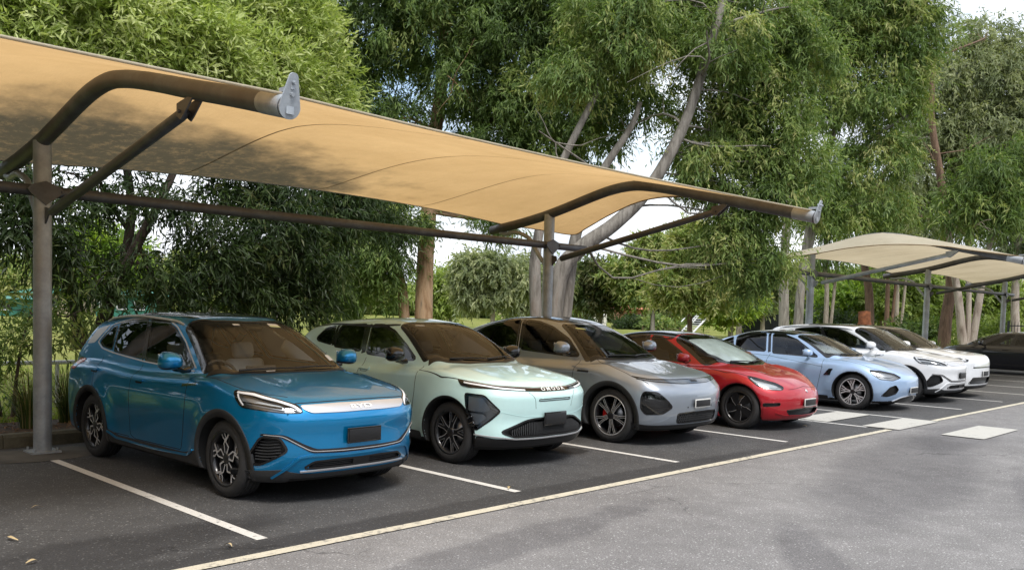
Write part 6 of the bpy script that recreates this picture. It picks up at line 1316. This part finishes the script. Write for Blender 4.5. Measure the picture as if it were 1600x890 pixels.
for i, (x, y, h, lb) in enumerate([(2.35, 6.9, .8, 'strap-leaf clump at the far left beyond the near canopy post'), (3.0, 6.6, .78, 'strap-leaf clump just left of the near canopy post'), (3.75, 6.5, .75, 'strap-leaf clump just right of the near canopy post'), (4.3, 6.75, .8, 'strap-leaf clump against the blue car tail'), (3.3, 7.3, .9, 'taller strap-leaf clump behind the near canopy post'), (5.2, 6.7, .8, 'strap-leaf clump hidden behind the blue car'), (1.6, 6.8, .8, 'strap-leaf clump outside the left edge of the bed'), (2.7, 7.6, .85, 'strap-leaf clump at the lawn edge near the left')]):
    strap_clump('strap_leaf_plant', lb, (x, y, .1), 80+i, 170, h)
for i, (u, d, lb) in enumerate([(1385, 30, 'pale ornamental grass behind the white crossover'), (1412, 31, 'pale ornamental grass left of the brown trunk foot'), (1440, 31, 'pale ornamental grass by the brown trunk foot'), (1462, 32, 'pale ornamental grass in front of the black car windscreen'), (1495, 33, 'pale ornamental grass beside the pale stems')]):
    strap_clump('ornamental_grass', lb, gnd(u, d, .05), 90+i, 260, 1.1, .03, 'lime_leaves', .5, 'ornamental grasses behind the far cars')
# countless small stuff: lawn tufts near the kerb, leaf litter on the bed
rng = np.random.default_rng(9); n = 26000; X = rng.uniform(-3, 14, n); Y = 7.1+rng.random(n)**1.6*10; H = rng.uniform(.03, .09, n); A = rng.random(n)*2*PI
V = np.stack([np.stack([X-np.cos(A)*.008, Y-np.sin(A)*.008, np.full(n, .08)], 1), np.stack([X+np.cos(A)*.008, Y+np.sin(A)*.008, np.full(n, .08)], 1), np.stack([X+rng.normal(size=n)*.025, Y+rng.normal(size=n)*.025, .085+H], 1)], 1).reshape(-1, 3)
me = np_mesh('grass_tufts', V, np.arange(len(V)).reshape(-1, 3), MAT['lime_leaves'], smooth=False); a_ = me.attributes.new('tint', 'FLOAT', 'FACE'); a_.data.foreach_set('value', rng.random(n).astype(np.float32)*.8); tag(link('grass', me), 'short lawn grass growing beyond the garden bed', 'grass', kind='stuff')
plain('dry_leaf', (.20, .11, .05), .8, var=.5, scale=3); n = 5200; X = rng.uniform(-6, 20, n); Y = rng.uniform(5.8, 7.6, n); A = rng.random(n)*2*PI; L = rng.uniform(.03, .07, n); Zt = rng.uniform(.0, .03, n)
dx, dy = np.cos(A)*L, np.sin(A)*L; V = np.stack([np.stack([X-dx, Y-dy, .105+Zt*0], 1), np.stack([X-dy*.2, Y+dx*.2, .108+Zt], 1), np.stack([X+dx, Y+dy, .106+Zt*.5], 1), np.stack([X+dy*.2, Y-dx*.2, .107+Zt], 1)], 1).reshape(-1, 3)
tag(link('leaf_litter', np_mesh('leaf_litter', V, np.arange(len(V)).reshape(-1, 4), MAT['dry_leaf'], smooth=False)), 'dry leaf litter scattered over the garden bed', 'leaf litter', kind='stuff')
plain('dry_leaf_pale', (.46, .36, .20), .7, var=.2)
for i, (x, y, l, lb) in enumerate([(2.49, 2.34, .07, 'curled dry leaf on the dark asphalt left of the first bay line'), (2.05, 1.46, .10, 'pale twig-like dry leaf on the asphalt at the left edge'), (1.95, .78, .055, 'small brown leaf near the bottom left corner'), (3.08, .33, .05, 'brown leaf beside the near end of the first bay line'), (6.1, -.2+.7, .06, 'dry leaf between the blue car and the cream edge line'), (13.3, 1.0, .05, 'white speck of a leaf in front of the red sedan')]):
    m = MB(); a = i*1.7; P = [Vector((math.cos(a)*l*(t-.5)*1.4-math.sin(a)*l*.25*math.sin(PI*t), math.sin(a)*l*(t-.5)*1.4+math.cos(a)*l*.25*math.sin(PI*t), .012+.018*math.sin(PI*t))) for t in np.linspace(0, 1, 7)]
    w = [.002+.011*math.sin(PI*t) for t in np.linspace(0, 1, 7)]; nv = Vector((-math.sin(a), math.cos(a), 0)); V = [p+nv*k for p, k in zip(P, w)]+[p-nv*k+Vector((0, 0, .003)) for p, k in zip(P, w)]; m.add(V, [(j, j+1, 8+j, 7+j) for j in range(6)])
    o = m.build('fallen_leaf', MAT['dry_leaf_pale']); o.location = (x, y, 0); tag(o, lb, 'leaf', 'fallen leaves on the asphalt')
# power lines far away

# trees on the other sides of the car park, outside the picture: the cars mirror them
rng = np.random.default_rng(5); LB = []
for k in range(26):
    t = k/25; LB.append((Vector((-24+6*rng.random(), -42+66*t, 3.5+3*rng.random())), (3.2, 3.4, 3.6+1.5*rng.random())))
for k in range(22): LB.append((Vector((-31+31*k/21, 27-4*rng.random()-6*k/21, 3.0+2.2*rng.random())), (3, 3, 3.3+1.5*rng.random())))
for k in range(24): LB.append((Vector((-20+100*k/23, -48-4*rng.random(), 3.2+2*rng.random())), (3.6, 3, 3.4+2*rng.random())))
me, cc, li = crown_mesh(rng, LB, 60000, 1.0, .42, 'dark_leaves', .3, slen=1.6, clump=1.3, per=60, strand=6, tint=.6, shell=.4); me.name = 'woodland'
tag(link('woodland', me), 'belt of trees round the other sides of the car park', 'woodland', kind='stuff')
